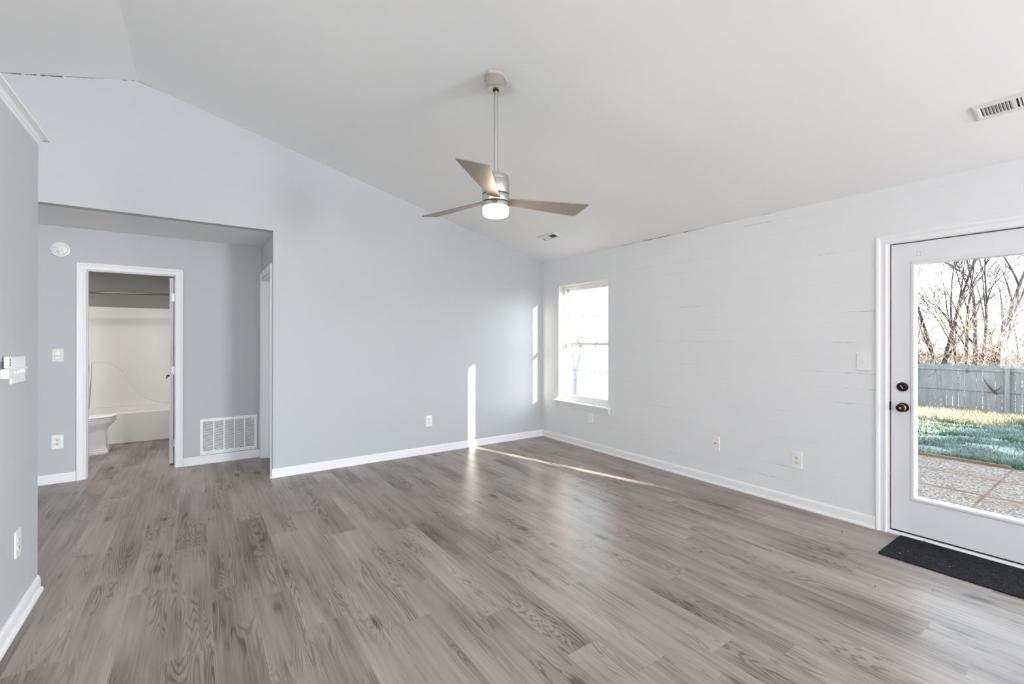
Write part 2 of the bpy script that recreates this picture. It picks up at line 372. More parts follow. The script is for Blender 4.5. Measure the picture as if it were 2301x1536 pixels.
# ------------------------------------------------------------------ floor (one mesh, a plank per face)
ROW_BUTT = {-9: 4.60, -8: 3.88, -7: 3.36, -6: 3.11, -5: 2.40, -4: 4.15, -3: 2.713, -2: 3.52, -1: 2.67, 0: 2.07, 1: 3.595, 2: 1.89, 3: 1.457,
            4: 1.215, 5: 1.86, 6: 1.104, 7: 0.921, 8: 1.58, 9: 1.247, 10: 1.66, 11: 0.62, 12: 1.933, 13: 1.02, 14: 2.33, 15: 1.725, 16: 0.75, 17: 1.446}
def make_floor():
    rng = random.Random(5); W, L = 0.1778, 1.2192; V = []; Fc = []; UV = []; ID = []; LN = []
    for r in range(-32, 19):
        x0 = 0.783 + W * r; x1 = x0 + W; b = ROW_BUTT.get(r, rng.uniform(0, L)); b = b % L - L * 6
        cx0, cx1 = max(x0, XL), min(x1, XW + 0.02)
        if cx1 <= cx0: continue
        y = b
        while y < YBW:
            ya, yb = max(y, YF), min(y + L, YBW); pid = rng.random(); y += L
            if yb <= ya: continue
            k = len(V); V += [(cx0, ya, 0), (cx1, ya, 0), (cx1, yb, 0), (cx0, yb, 0)]; Fc.append((k, k + 1, k + 2, k + 3))
            y0 = y - L
            UV += [(cx0 - x0, ya - y0), (cx1 - x0, ya - y0), (cx1 - x0, yb - y0), (cx0 - x0, yb - y0)]; ID.append(pid); LN.append(L)
    me = bpy.data.meshes.new('floor'); me.from_pydata(V, [], Fc); uv = me.uv_layers.new(name='plank')
    for i, q in enumerate(UV): uv.data[i].uv = q
    a = me.attributes.new('plank_id', 'FLOAT', 'FACE'); a.data.foreach_set('value', ID)
    a = me.attributes.new('plank_len', 'FLOAT', 'FACE'); a.data.foreach_set('value', LN)
    me.materials.append(M_FLOOR); o = bpy.data.objects.new('floor', me); COL.objects.link(o); return struct(o)
make_floor()
struct(MB().box(XL - .15, XW + .15, YF - .15, YBW + .15, -0.20, -0.004).build('floor_slab', M_TIMBER))

# ------------------------------------------------------------------ walls
WT = 0.15
yw0, yw1, zw0, zw1 = 3.735, 4.622, 0.548, 2.075          # window opening in the right wall
yd0, yd1, zd1 = 0.125, 1.095, 2.045                      # exterior door rough opening
fx = lambda a, b, t: (XW + t, a, b)
m = MB()
wr = (-5.9, -3.5, 0.25, 2.1); wn = (-1.72, -0.40, 0.3, 1.8)  # openings for the added windows out of view
pbox(m, fx, YF, wr[0], 0, HW, 0, WT); pbox(m, fx, wr[1], wn[0], 0, HW, 0, WT); pbox(m, fx, wn[1], yd0, 0, HW, 0, WT); pbox(m, fx, wn[0], wn[1], 0, wn[2], 0, WT); pbox(m, fx, wn[0], wn[1], wn[3], HW, 0, WT); pbox(m, fx, wr[0], wr[1], 0, wr[2], 0, WT); pbox(m, fx, wr[0], wr[1], wr[3], HW, 0, WT)
pbox(m, fx, yd0, yd1, zd1, HW, 0, WT); pbox(m, fx, yd1, yw0, 0, HW, 0, WT)
pbox(m, fx, yw0, yw1, 0, zw0, 0, WT); pbox(m, fx, yw0, yw1, zw1, HW, 0, WT); pbox(m, fx, yw1, YG + .1, 0, HW, 0, WT)
struct(m.build('wall_right', M_SHIPLAP))
fy = lambda a, b, t: (a, YG + t, b)
m = MB()
m.prism([(XJ, 0), (XW, 0), (XW, HW), (XJ, ceil_z(XJ))], fy, 0, 0.10)
m.prism([(XR, HH), (XJ, HH), (XJ, ceil_z(XJ)), (XR, ZR)], fy, 0, 0.10)
m.prism([(-2.2, HH), (XR, HH), (XR, ZR), (-2.2, ceil_z(-2.2))], fy, 0, 0.10)
m.prism([(XL, 0), (-2.2, 0), (-2.2, ceil_z(-2.2)), (XL, ceil_z(XL))], fy, 0, 0.10)
struct(m.build('wall_back', M_GREY))
# hall
yh0, yh1, zh1 = 5.085, 5.862, 2.04                        # side doorway in the hall's right wall
m = MB()
pbox(m, fx.__class__ and (lambda a, b, t: (XJ + t, a, b)), YG + .1, yh0, 0, HH + .02, 0, .115)
pbox(m, lambda a, b, t: (XJ + t, a, b), yh0, yh1, zh1, HH + .02, 0, .115)
pbox(m, lambda a, b, t: (XJ + t, a, b), yh1, YB, 0, HH + .02, 0, .115)
struct(m.build('wall_hall_right', M_GREY))
xb0, xb1, zb1 = -0.880, -0.155, 2.048                     # bathroom doorway
fb = lambda a, b, t: (a, YB + t, b)
m = MB()
pbox(m, fb, -2.2, xb0, 0, HH + .02, 0, .115); pbox(m, fb, xb0, xb1, zb1, HH + .02, 0, .115); pbox(m, fb, xb1, XJ + .115, 0, HH + .02, 0, .115)
struct(m.build('wall_hall_back', M_GREY))
struct(MB().box(-2.32, -2.2, YG + .1, YB + .115, 0, HH + .02).build('wall_hall_left', M_GREY))
struct(MB().box(-2.32, XJ + .115, YG + .1, YB + .115, HH, HH + .06).build('ceiling_hall', M_CEIL))
# room beyond the side doorway (dark closet)
m = MB(); m.box(XJ + 1.2, XJ + 1.25, YG + .1, YB + .6, 0, HH); m.box(XJ + .115, XJ + 1.25, YB + .55, YB + .6, 0, HH)
struct(m.build('wall_closet', M_GREY))
# bathroom shell
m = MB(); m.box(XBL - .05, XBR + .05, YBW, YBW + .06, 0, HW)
struct(m.build('wall_bath_back', M_BATHWALL_DIM))
struct(MB().box(XBL - .06, XBL, YB + .115, YBW, 0, HW).build('wall_bath_left', M_BATHWALL_DIM))
struct(MB().box(XBR, XBR + .06, YB + .115, YBW, 0, HW).build('wall_bath_right', M_BATHWALL_DIM))
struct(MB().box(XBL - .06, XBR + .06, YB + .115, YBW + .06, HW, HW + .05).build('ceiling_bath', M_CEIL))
# kitchen partition on the left, 8 ft high under the open vault
YPE = 3.475
struct(MB().box(XP - .115, XP, 2.2, YPE, 0, 2.43).build('wall_kitchen_partition', M_GREY))
# far left and front walls, with windows added to let light in
wl = (-0.6, 1.8, 0.75, 2.25)
m = MB(); fl = lambda a, b, t: (XL - t, a, b)
pbox(m, fl, YF, wl[0], 0, HW, 0, .12); pbox(m, fl, wl[1], YG + .1, 0, HW, 0, .12); pbox(m, fl, wl[0], wl[1], 0, wl[2], 0, .12); pbox(m, fl, wl[0], wl[1], wl[3], HW, 0, .12)
struct(m.build('wall_left', M_GREY))
wf = (-3.8, -1.4, 0.2, 2.3); ff = lambda a, b, t: (a, YF - t, b)
m = MB()
m.prism([(XL, 0), (wf[0], 0), (wf[0], ceil_z(wf[0])), (XL, HW)], ff, 0, .12)
pbox(m, ff, wf[0], wf[1], 0, wf[2], 0, .12)
m.prism([(wf[0], wf[3]), (wf[1], wf[3]), (wf[1], ceil_z(wf[1])), (wf[0], ceil_z(wf[0]))], ff, 0, .12)
m.prism([(wf[1], 0), (XW + WT, 0), (XW + WT, ceil_z(XW + WT)), (XR, ZR), (wf[1], ceil_z(wf[1]))], ff, 0, .12)
struct(m.build('wall_front', M_GREY))
# vaulted ceiling
m = MB()
m.prism([(XR, ZR), (XW + WT, ceil_z(XW + WT)), (XW + WT, ceil_z(XW + WT) + .1), (XR, ZR + .1)], lambda a, b, t: (a, t, b), YF - .12, YG + .1)
m.prism([(XL - .12, ceil_z(XL - .12)), (XR, ZR), (XR, ZR + .1), (XL - .12, ceil_z(XL - .12) + .1)], lambda a, b, t: (a, t, b), YF - .12, YG + .1)
ceiling = struct(m.build('ceiling', M_CEIL))
# hairline cracks where the vault meets the walls
def crack(pts, wd, fn, name='crack'):
    rng = random.Random(int(sum(abs(p[0]) for p in pts) * 1000)); mb = MB()
    (a0, b0), (a1, b1) = pts; n_ = max(6, int(abs(a1 - a0) / 0.02)); up = []; lo = []
    for i in range(n_ + 1):
        t = i / n_; a = a0 + (a1 - a0) * t; b = b0 + (b1 - b0) * t; w_ = wd * rng.uniform(0.15, 0.9)
        up.append((a, b + rng.uniform(-.0006, .0006))); lo.append((a, b - w_))
    for i in range(n_):
        if rng.random() < .12: continue
        mb.prism([lo[i], lo[i + 1], up[i + 1], up[i]], fn, 0.0002, 0.0012)
    o = mb.build(name, M_CRACK, ceiling); o['label'] = 'dark hairline crack along ceiling edge'; return o
gy = lambda a, b, t: (a, YG - t, b); gx = lambda a, b, t: (XW - t, a, b)
crack([(-1.25, ceil_z(-1.25)), (-0.86, ceil_z(-0.86))], 0.011, gy); crack([(-0.84, ceil_z(-0.84)), (-0.62, ceil_z(-.62))], 0.006, gy); crack([(-0.52, ceil_z(-0.52)), (-0.42, ceil_z(-.42))], 0.008, gy)
crack([(-0.40, ceil_z(-0.40)), (-0.31, ceil_z(-.31))], 0.005, gy)
crack([(3.55, HW), (3.30, HW)], 0.004, gx); crack([(3.24, HW), (2.86, HW)], 0.007, gx); crack([(2.72, HW), (2.50, HW)], 0.006, gx); crack([(1.95, HW), (1.88, HW)], 0.003, gx)

# ------------------------------------------------------------------ trim
def sweep_line(mb, prof, p0, p1, outn):
    """prof (out, height) extruded between floor points p0, p1"""
    n = Vector((*outn, 0))
    return mb.quad_strip([[Vector((*p, 0)) + n * u + Vector((0, 0, h)) for u, h in prof] for p in (p0, p1)])
BASE = [(0, 0), (.024, 0), (.024, .010), (.021, .017), (.013, .021), (.013, .060), (.011, .066), (.0115, .072), (.006, .080), (.004, .085), (0, .086)]
def baseboard(name, segs):
    mb = MB()
    for p0, p1, n in segs: sweep_line(mb, BASE, p0, p1, n)
    return struct(mb.build(name, M_TRIM))
baseboard('baseboard_back', [((XJ - .012, YG), (XW - .006, YG), (0, -1)), ((XJ, YG - .012), (XJ, 5.026), (-1, 0)), ((XL, YG), (-2.2, YG), (0, -1))])
baseboard('baseboard_right', [((XW, YG - .006), (XW, 1.152), (-1, 0)), ((XW, 0.06), (XW, YF), (-1, 0))])
baseboard('baseboard_hall', [((-2.2, YB), (-.934, YB), (0, -1)), ((-.103, YB), (XJ, YB), (0, -1)), ((XJ, 5.925), (XJ, YB), (-1, 0))])
baseboard('baseboard_left', [((XP, 2.2), (XP, YPE), (1, 0))])
CAS = [(0, 0), (0, .010), (.004, .013), (.012, .013), (.018, .011), (.034, .012), (.044, .017), (.052, .019), (.060, .019), (.062, .016), (.062, 0)]
def casing(name, fn, a0, a1, ztop, legs=(True, True), flip=1):
    """mitred door casing around an opening; fn(a, b, t)"""
    mb = MB(); P = CAS
    rings = [[fn(a0 - u, 0, t) for u, t in P], [fn(a0 - u, ztop + u, t) for u, t in P], [fn(a1 + u, ztop + u, t) for u, t in P], [fn(a1 + u, 0, t) for u, t in P]]
    mb.quad_strip(rings)
    return struct(mb.build(name, M_TRIM))
casing('trim_1', plane_x(XW), yd0 + .012, yd1 - .007, zd1 - .006)
casing('trim_2', plane_y(YB), xb0 + .011, xb1 - .012, zb1 - .014)
casing('trim_3', plane_x(XJ), yh0 + .006, yh1 - .012, zh1 + .006)
def jamb(name, fn, a0, a1, zt, th, d0, d1, stop):
    """door jamb lining; a0..a1 rough opening, th lining thickness, depth d0..d1, stop at depth range"""
    mb = MB()
    pbox(mb, fn, a0, a0 + th, 0, zt - th, d0, d1); pbox(mb, fn, a1 - th, a1, 0, zt - th, d0, d1); pbox(mb, fn, a0, a1, zt - th, zt, d0, d1)
    s0, s1, w_ = stop
    pbox(mb, fn, a0 + th, a0 + th + w_, 0, zt - th - w_, s0, s1); pbox(mb, fn, a1 - th - w_, a1 - th, 0, zt - th - w_, s0, s1); pbox(mb, fn, a0 + th, a1 - th, zt - th - w_, zt - th, s0, s1)
    return struct(mb.build(name, M_TRIM, bevel=.0015))
jamb('trim_4', lambda a, b, t: (a, YB + t, b), xb0, xb1, zb1, .018, -.001, .116, (.03, .076, .005))
jamb('trim_5', lambda a, b, t: (XJ + t, a, b), yh0, yh1, zh1, .018, -.001, .116, (.042, .080, .010))
# partition cap
m = MB()
pc = [(0, 2.408), (.006, 2.410), (.009, 2.420), (.014, 2.424), (.016, 2.431), (.022, 2.438), (.038, 2.444), (.042, 2.445), (.042, 2.456), (-.157, 2.456), (-.157, 2.445), (-.115, 2.43), (0, 2.43)]
m.quad_strip([[(XP + u, y, z) for u, z in pc] for y in (2.18, 3.462)])
m.box(XP - .157, XP + .042, 3.462, 3.505, 2.445, 2.456)
struct(m.build('trim_6', M_TRIM))

# ------------------------------------------------------------------ window in the right wall
win = struct(thing('window_1', (XW + .09, 4.178, zw0), 'double hung window with sunlit reveal beside the corner', None))
ZC = 1.300
m = MB(); fo = lambda a, b, t: (XW + t, a, b)
FW = .034
for a0, a1, b0, b1 in ((yw0, yw0 + FW, zw0, zw1), (yw1 - FW, yw1, zw0, zw1), (yw0 + FW, yw1 - FW, zw0, zw0 + .03), (yw0 + FW, yw1 - FW, zw1 - .034, zw1)):
    pbox(m, fo, a0, a1, b0, b1, .085, .168)
m.build('window_frame', M_VINYL, win, bevel=.002)
m = MB()
for yy in (yw0 + FW, yw1 - FW - .012): pbox(m, fo, yy, yy + .012, zw0 + .03, zw1 - .034, .126, .134)
m.build('sash_track', M_TAN, win)
def sash(zb, zt, x0, x1, rb, rt, name):
    s_ = MB(); y0, y1 = yw0 + FW + .002, yw1 - FW - .002; st = .026
    pbox(s_, fo, y0, y0 + st, zb, zt, x0, x1); pbox(s_, fo, y1 - st, y1, zb, zt, x0, x1)
    pbox(s_, fo, y0 + st, y1 - st, zb, zb + rb, x0, x1); pbox(s_, fo, y0 + st, y1 - st, zt - rt, zt, x0, x1)
    sh = s_.build(name, M_VINYL, win, bevel=.002)
    g = MB(); gx0 = (x0 + x1) / 2; pbox(g, fo, y0 + st - .004, y1 - st + .004, zb + rb - .004, zt - rt + .004, gx0 - .002, gx0 + .002)
    g.build('glass_pane', M_GLASS, sh)
    mu = MB(); a0, a1, b0, b1 = y0 + st, y1 - st, zb + rb, zt - rt
    for k in (1, 2): c_ = a0 + (a1 - a0) * k / 3; pbox(mu, fo, c_ - .0035, c_ + .0035, b0, b1, gx0 - .005, gx0 + .005)
    c_ = (b0 + b1) / 2; pbox(mu, fo, a0, a1, c_ - .0035, c_ + .0035, gx0 - .005, gx0 + .005)
    mu.build('muntin', M_MUNTIN_SHADED, sh); return sh
sash(ZC - .014, zw1 - .036, .132, .158, .028, .030, 'upper_sash')
low = sash(zw0 + .032, ZC + .016, .100, .126, .040, .030, 'lower_sash')
m = MB()
for yy in (4.02, 4.33):
    pbox(m, fo, yy - .028, yy + .028, ZC + .016, ZC + .024, .100, .122); m.cyl((XW + .111, yy, ZC + .022), (XW + .111, yy, ZC + .032), .010)
m.build('sash_lock', M_VINYL, low)
m = MB()
pbox(m, plane_x(XW), 3.690, 4.684, .528, .546, -.09, .042)
m.build('window_sill', M_TRIM, win, bevel=.004)
m = MB(); ap = [(0, .470), (.010, .472), (.012, .486), (.018, .490), (.020, .508), (.026, .512), (.028, .528), (0, .528)]
m.quad_strip([[(XW - u, y, z) for u, z in ap] for y in (3.708, 4.666)]); m.build('apron', M_TRIM, win)

# ------------------------------------------------------------------ exterior door
LY0, LY1, LZ0, LZ1 = 0.151, 1.068, 0.032, 2.030; LX0, LX1 = XW + .012, XW + .056
door = struct(thing('door_1', (LX0, (LY0 + LY1) / 2, 0), 'white exterior door with one full glass light', None))
gy0, gy1, gz0, gz1 = 0.283, 0.936, 0.285, 1.877           # glass opening
dz = lambda a, b, t: (LX0 + t, a, b)
m = MB()
pbox(m, dz, LY0, gy0 - .004, LZ0, LZ1, 0, .044); pbox(m, dz, gy1 + .004, LY1, LZ0, LZ1, 0, .044)
pbox(m, dz, gy0 - .004, gy1 + .004, LZ0, gz0 - .004, 0, .044); pbox(m, dz, gy0 - .004, gy1 + .004, gz1 + .004, LZ1, 0, .044)
m.build('door_leaf', M_DOOR, door)
LITE = [(0, .012), (0, -.004), (.004, -.009), (.012, -.011), (.022, -.009), (.027, -.004), (.029, 0), (.029, .002)]
def lite(t_in, sgn):
    mb = MB()
    R = []
    for cy_, cz_, sy, sz in ((gy0, gz0, -1, -1), (gy1, gz0, 1, -1), (gy1, gz1, 1, 1), (gy0, gz1, -1, 1), (gy0, gz0, -1, -1)):
        R.append([dz(cy_ + sy * u, cz_ + sz * u, t_in + sgn * t) for u, t in LITE])
    mb.quad_strip(R, cap=False); return mb
a_ = lite(0, 1); b_ = lite(.044, -1); lf = a_.build('glass_frame', M_DOOR, door); b_.build('glass_frame', M_DOOR, door)
m = MB(); pbox(m, dz, gy0 - .003, gy1 + .003, gz0 - .003, gz1 + .003, .018, .026); m.build('glass_pane', M_GLASS, door)
m = MB()
for i, (dy, dzz) in enumerate(((0, 0), (.017, 0), (0, .026), (.017, .026))):
    p = (LX0 + .004, .930 - dy, 1.938 + dzz); m.cyl(p, (LX0 - .0006, p[1], p[2]), .0022, seg=8)
m.build('screw_hole', M_DARK, door)
# deadbolt and knob, oil-rubbed bronze
kb = MB(); kb.lathe((LX0, 1.003, .893), (-1, 0, 0), [(.033, 0), (.033, .004), (.030, .009), (.014, .011), (.011, .022), (.013, .030), (.024, .036), (.0275, .046), (.0265, .056), (.020, .062), (.0, .0635)], 36)
kn = kb.build('knob', M_BRONZE, door); kn['label'] = 'dark bronze round knob'
m = MB(); m.lathe((LX0 - .0625, 1.003, .893), (-1, 0, 0), [(.0075, 0), (.0075, .003), (.0, .0032)], 20); m.build('key_button', M_BRASS, kn)
m = MB(); m.lathe((LX0 - .040, 1.003, .893), (-1, 0, 0), [(.0262, 0), (.0278, .006), (.0270, .0135)], 36, cap=False); m.build('knob_band', M_BRASS, kn)
db = MB(); db.lathe((LX0, 1.006, 1.035), (-1, 0, 0), [(.032, 0), (.032, .005), (.029, .011), (.012, .013), (.0, .0132)], 36)
dbo = db.build('deadbolt', M_BRONZE, door); dbo['label'] = 'dark bronze deadbolt with thumb turn'
m = MB(); m.obox((LX0 - .013, 1.006, 1.035), (-1, 0, 0), (0, math.sin(.5), math.cos(.5)), (0, math.cos(.5), -math.sin(.5)), (0, .012), (-.014, .014), (-.003, .003))
m.build('thumb_turn', M_BRASS, dbo, bevel=.001)
# latch plates seen in the gap
m = MB(); m.box(LX0 - .004, LX0 + .02, 1.0685, 1.0765, .865, .925); m.build('strike_plate', M_BRONZE, door)
# jamb, weatherstrip, threshold
m = MB(); jt = .018
for a0, a1, b0, b1 in ((yd0, yd0 + jt, 0, zd1 - .008), (yd1 - jt, yd1, 0, zd1 - .008), (yd0, yd1, zd1 - .008, zd1)):
    pbox(m, fo, a0, a1, b0, b1, -.001, WT)
struct(m.build('trim_7', M_TRIM))
m = MB()
pbox(m, fo, yd0 + jt, yd0 + jt + .014, .02, zd1 - .008, .058, .075); pbox(m, fo, yd1 - jt - .014, yd1 - jt, .02, zd1 - .008, .058, .075); pbox(m, fo, yd0 + jt, yd1 - jt, zd1 - .022, zd1 - .008, .058, .075)
ws = m.build('weatherstrip', M_WEATHER, door)
m = MB(); pbox(m, fo, yd1 - jt - .005, yd1 - jt - .001, .03, 1.96, .030, .056); m.build('weatherstrip_edge', M_TAN, ws)
m = MB(); pbox(m, fo, yd1 - jt - .014, yd1 - jt, .02, zd1 - .008, .075, WT); pbox(m, fo, yd0 + jt, yd0 + jt + .014, .02, zd1 - .008, .075, WT); pbox(m, fo, yd0 + jt, yd1 - jt, zd1 - .022, zd1 - .008, .075, WT)
struct(m.build('trim_8', M_TRIM))
m = MB()
th = [(0, 0), (0, .010), (.006, .018), (.014, .020), (.05, .022), (.16, .012), (.19, 0)]
m.quad_strip([[(XW + u - .004, y, z) for u, z in th] for y in (yd0 + jt, yd1 - jt)])
struct(m.build('trim_9', M_TRIM))
m = MB(); m.box(LX0 + .004, LX1 - .004, LY0, LY1, .0225, .0315); m.build('door_sweep', M_WEATHER, door)
m = MB(); m.cyl((XW - .004, .885, .011), (XW - .0085, .885, .011), .004, seg=10); m.build('threshold_screw', M_STEEL, door)

# ------------------------------------------------------------------ bathroom door (swung open) and hall side door
d2 = struct(thing('door_2', (-.203, 6.09, 0), 'white bathroom door swung open seen edge on', None))
m = MB(); m.box(-.224, -.189, 6.105, 6.765, .012, 2.018); m.build('door_leaf', M_DOOR, d2, bevel=.0015)
for zc in (.235, 1.02, 1.81):
    m = MB(); m.prism(rrect(-.209, -.189, zc - .044, zc + .044, .006), plane_y(6.105), 0, .0025); m.cyl((-.1795, 6.0935, zc - .044), (-.1795, 6.0935, zc + .044), .0055, seg=12)
    m.box(-.192, -.1765, 6.094, 6.1025, zc - .044, zc + .044)
    h = m.build('hinge', M_STEEL, d2)
    m = MB()
    for q in (-.028, 0, .028): m.cyl((-.204 + (.005 if q else 0), 6.1026, zc + q), (-.204 + (.005 if q else 0), 6.1018, zc + q), .0035, seg=8)
    m.build('screw', M_DARK, h)
m = MB()
for sgn, x0 in ((-1, -.224), (1, -.189)):
    m.lathe((x0, 6.70, .925), (sgn, 0, 0), [(.030, 0), (.030, .006), (.012, .009), (.010, .045), (.0, .046)], 20)
    m.tube([(x0 + sgn * .042, 6.70, .925), (x0 + sgn * .044, 6.66, .925), (x0 + sgn * .044, 6.60, .923), (x0 + sgn * .043, 6.585, .905)], .008, 8)
lv = m.build('door_handle', M_BRONZE, d2); lv['label'] = 'dark lever handle'
d3 = struct(thing('door_3', (XJ + .06, yh0, 0), 'white hall side door in its jamb', None))
m = MB(); m.box(XJ + .081, XJ + .114, yh0 + .02, yh1 - .02, .012, zh1 - .022); m.build('door_leaf', M_DOOR, d3)

# ------------------------------------------------------------------ wall plates
def outlet(fn, a, z, label, w=.079, h=.130, group=None, mp=M_PLASTIC, mr=M_ALMOND, deco=False, sgn=1):
    o = thing('wall_outlet', fn(a, z, 0), label, 'outlet', group)
    m = MB(); dome_plate(m, fn, a - w / 2, a + w / 2, z - h / 2, z + h / 2, .0055)
    if deco:
        pbox(m, fn, a - w / 2, a + w / 2, z + h / 2 - .008, z + h / 2, .004, .0085); pbox(m, fn, a - w / 2, a + w / 2, z - h / 2, z - h / 2 + .008, .004, .0085)
    pl = m.build('cover_plate', mp, o)
    m = MB(); m.prism(ell(a, z, .003, .003, 10), fn, .005, .0065); m.build('screw', M_STEEL, pl)
    for c in (z + .0195, z - .0195):
        m = MB(); m.prism([(a + max(-.0165, min(.0165, x - a)) if True else 0, y) for x, y in ell(a, c, .0185, .0145, 24)], fn, .004, .0075)
        r = m.build('receptacle', mr, o)
        s_ = MB(); pbox(s_, fn, a - .0075, a - .0055, c, c + .008, .007, .0081); pbox(s_, fn, a + .0055, a + .0075, c + .001, c + .0075, .007, .0081)
        s_.prism(ell(a, c - .0062, .0027, .0027, 10), fn, .007, .0081); s_.build('slot', M_DARK, r)
    return o
GW = plane_y(YG); HB = plane_y(YB); RW = plane_x(XW); PW = plane_xp(XP)
outlet(GW, 2.284, .384, 'white duplex outlet low on the long grey wall left of the sun stripe', .082, .130)
outlet(HB, -1.062, .387, 'white square-looking duplex outlet in the hall left of the bathroom doorway', .082, .130)
outlet(RW, 4.022, .388, 'white duplex outlet right under the window sill', .079, .116, mr=M_PLASTIC, deco=True)
outlet(RW, 1.676, .380, 'white outlet with almond receptacles on white plank wall nearest the glass door', .082, .130, deco=True)
outlet(PW, 3.130, .385, 'white outlet low on the grey partition below the switch bank', .080, .130, mr=M_PLASTIC)
# blank jack plate
o = thing('jack_plate', RW(2.376, .382, 0), 'white cable jack plate with one centre hole on the white plank wall', 'wall plate')
m = MB(); dome_plate(m, RW, 2.338, 2.414, .314, .450, .0065); m.build('cover_plate', M_PLASTIC, o)
m = MB(); m.lathe(RW(2.376, .384, .006), (-1, 0, 0), [(.0065, 0), (.0065, .003), (.004, .0032), (.004, .009), (.0, .0092)], 16); m.build('cable_jack', M_BRASS, o)
for q in (.036, -.036):
    m = MB(); m.cyl(RW(2.376, .382 + q, .006), RW(2.376, .382 + q, .0075), .003, seg=10); m.build('screw', M_STEEL, o)
# toggle switch by the door
o = thing('light_switch', RW(1.2245, 1.2035, 0), 'white toggle switch plate beside the glass door casing', 'light switch')
m = MB(); dome_plate(m, RW, 1.180, 1.269, 1.140, 1.267, .0065); pbox(m, RW, 1.180, 1.269, 1.259, 1.267, .004, .009); pbox(m, RW, 1.180, 1.269, 1.140, 1.148, .004, .009); m.build('cover_plate', M_PLASTIC, o)
m = MB(); pbox(m, RW, 1.2185, 1.2305, 1.191, 1.216, .006, .0085); m.build('toggle_slot', M_ALMOND, o)
m = MB(); m.obox(RW(1.2245, 1.2035, .007), (0, 1, 0), (-.5, 0, .866), (-.866, 0, -.5), (-.0045, .0045), (-.002, .016), (-.004, .004)); m.build('toggle', M_PLASTIC, o, bevel=.0012)
# rocker switch in the hall
o = thing('light_switch', HB(-1.060, 1.205, 0), 'white rocker switch plate on the hall wall left of the bathroom doorway', 'light switch')
m = MB(); dome_plate(m, HB, -1.100, -1.020, 1.144, 1.266, .0055); m.build('cover_plate', M_OFFWHITE, o)
m = MB(); pbox(m, HB, -1.0785, -1.0415, 1.170, 1.240, .005, .0062); m.build('rocker_frame', M_GREYLINE, o)
m = MB(); m.prism([(1.172, .0055), (1.172, .0095), (1.205, .0065), (1.238, .0075), (1.238, .0055)], lambda a, b, t: (-1.060 + t, YB - b, a), -.0165, .0165); m.build('rocker', M_BRIGHT, o)
m = MB(); pbox(m, HB, -1.076, -1.044, 1.196, 1.200, .0068, .0082); m.build('rocker_lens', M_GREYBTN, o)
# four-gang bank on the partition
o = thing('switch_bank', PW(3.127, 1.217, 0), 'white four-toggle switch plate with a cross bar on the grey partition', 'light switch')
m = MB(); dome_plate(m, PW, 3.022, 3.233, 1.154, 1.279, .0062); m.build('cover_plate', M_BRIGHT, o)
m = MB(); m.prism(rrect(3.006, 3.222, 1.2185, 1.2275, .004, 3), PW, .006, .016); m.build('cross_bar', M_BRIGHT, o)
for k in range(4):
    yy = 3.062 + .0455 * k
    m = MB(); m.obox(PW(yy, 1.2135, .005), (0, 1, 0), (.45, 0, -.893), (.893, 0, .45), (-.0036, .0036), (-.002, .013), (-.003, .003)); m.build('toggle', M_BRIGHT, o, bevel=.001)
for k in range(4):
    for zz in (1.247, 1.187): m = MB(); m.cyl(PW(3.062 + .0455 * k, zz, .006), PW(3.062 + .0455 * k, zz, .0072), .0028, seg=8); m.build('screw', M_PLASTIC, o)
# fan remote in its cradle
o = thing('remote_cradle', PW(2.925, 1.187, 0), 'white wall cradle holding a remote beside the switch bank', 'remote holder')
m = MB(); m.prism(rrect(2.893, 2.956, 1.187, 1.231, .006), PW, .0, .028); m.build('cradle_cup', M_BRIGHT, o, bevel=.003)
m = MB(); pbox(m, PW, 2.900, 2.950, 1.225, 1.262, 0, .004); m.build('cradle_shadow', M_GREYBTN, o)  # dark strip drawn for the shadow gap behind the remote
o = thing('remote_control', PW(2.931, 1.20, .006), 'white fan remote with three dark buttons standing in the wall cradle', 'remote control')
m = MB(); m.prism(rrect(2.911, 2.951, 1.2315, 1.286, .010, 5), PW, .006, .0225); m.build('body', M_BRIGHT, o, bevel=.003)
for zz in (1.270, 1.2575, 1.246):
    m = MB(); m.cyl(PW(2.932, zz, .0222), PW(2.932, zz, .0240), .0042, seg=12); m.build('button', M_GREYBTN, o)
# smoke detector on the hall wall
o = thing('smoke_detector', HB(-1.042, 2.206, 0), 'round white smoke detector high on the hall wall', 'smoke detector')
m = MB(); m.lathe(HB(-1.042, 2.206, 0), (0, -1, 0), [(.070, 0), (.070, .010), (.067, .014), (.058, .016), (.055, .017)], 48); m.build('base', M_PLASTIC, o)
m = MB(); m.lathe(HB(-1.042, 2.206, .012), (0, -1, 0), [(.054, 0), (.0545, .012), (.052, .022), (.046, .026), (.0, .028)], 48); cv = m.build('cover', M_PLASTIC, o)
m = MB()
arc = [(-1.042 - .050 + .092 * t, 2.206 + .013 - .055 * t ** 2.0) for t in [i / 12 for i in range(11)]]
m.tube([HB(a, b, .0387) for a, b in arc], .0012, 5); m.build('groove', M_GREYBTN, cv)
m = MB()
for i in range(5):
    for j in range(3): m.prism(ell(-1.064 + i * .0055, 2.188 - j * .0065 + i * .0004, .0018, .0022, 8), HB, .0365, .0392)
m.build('sounder_grille', M_DARK, cv)
m = MB(); m.prism(ell(-1.022, 2.214, .0022, .0028, 8), HB, .036, .0403); m.build('indicator_lamp', M_DARK, cv)
m = MB(); m.prism(ell(-1.078, 2.199, .002, .002, 8), HB, .034, .0396); m.build('test_button', M_DARK, cv)

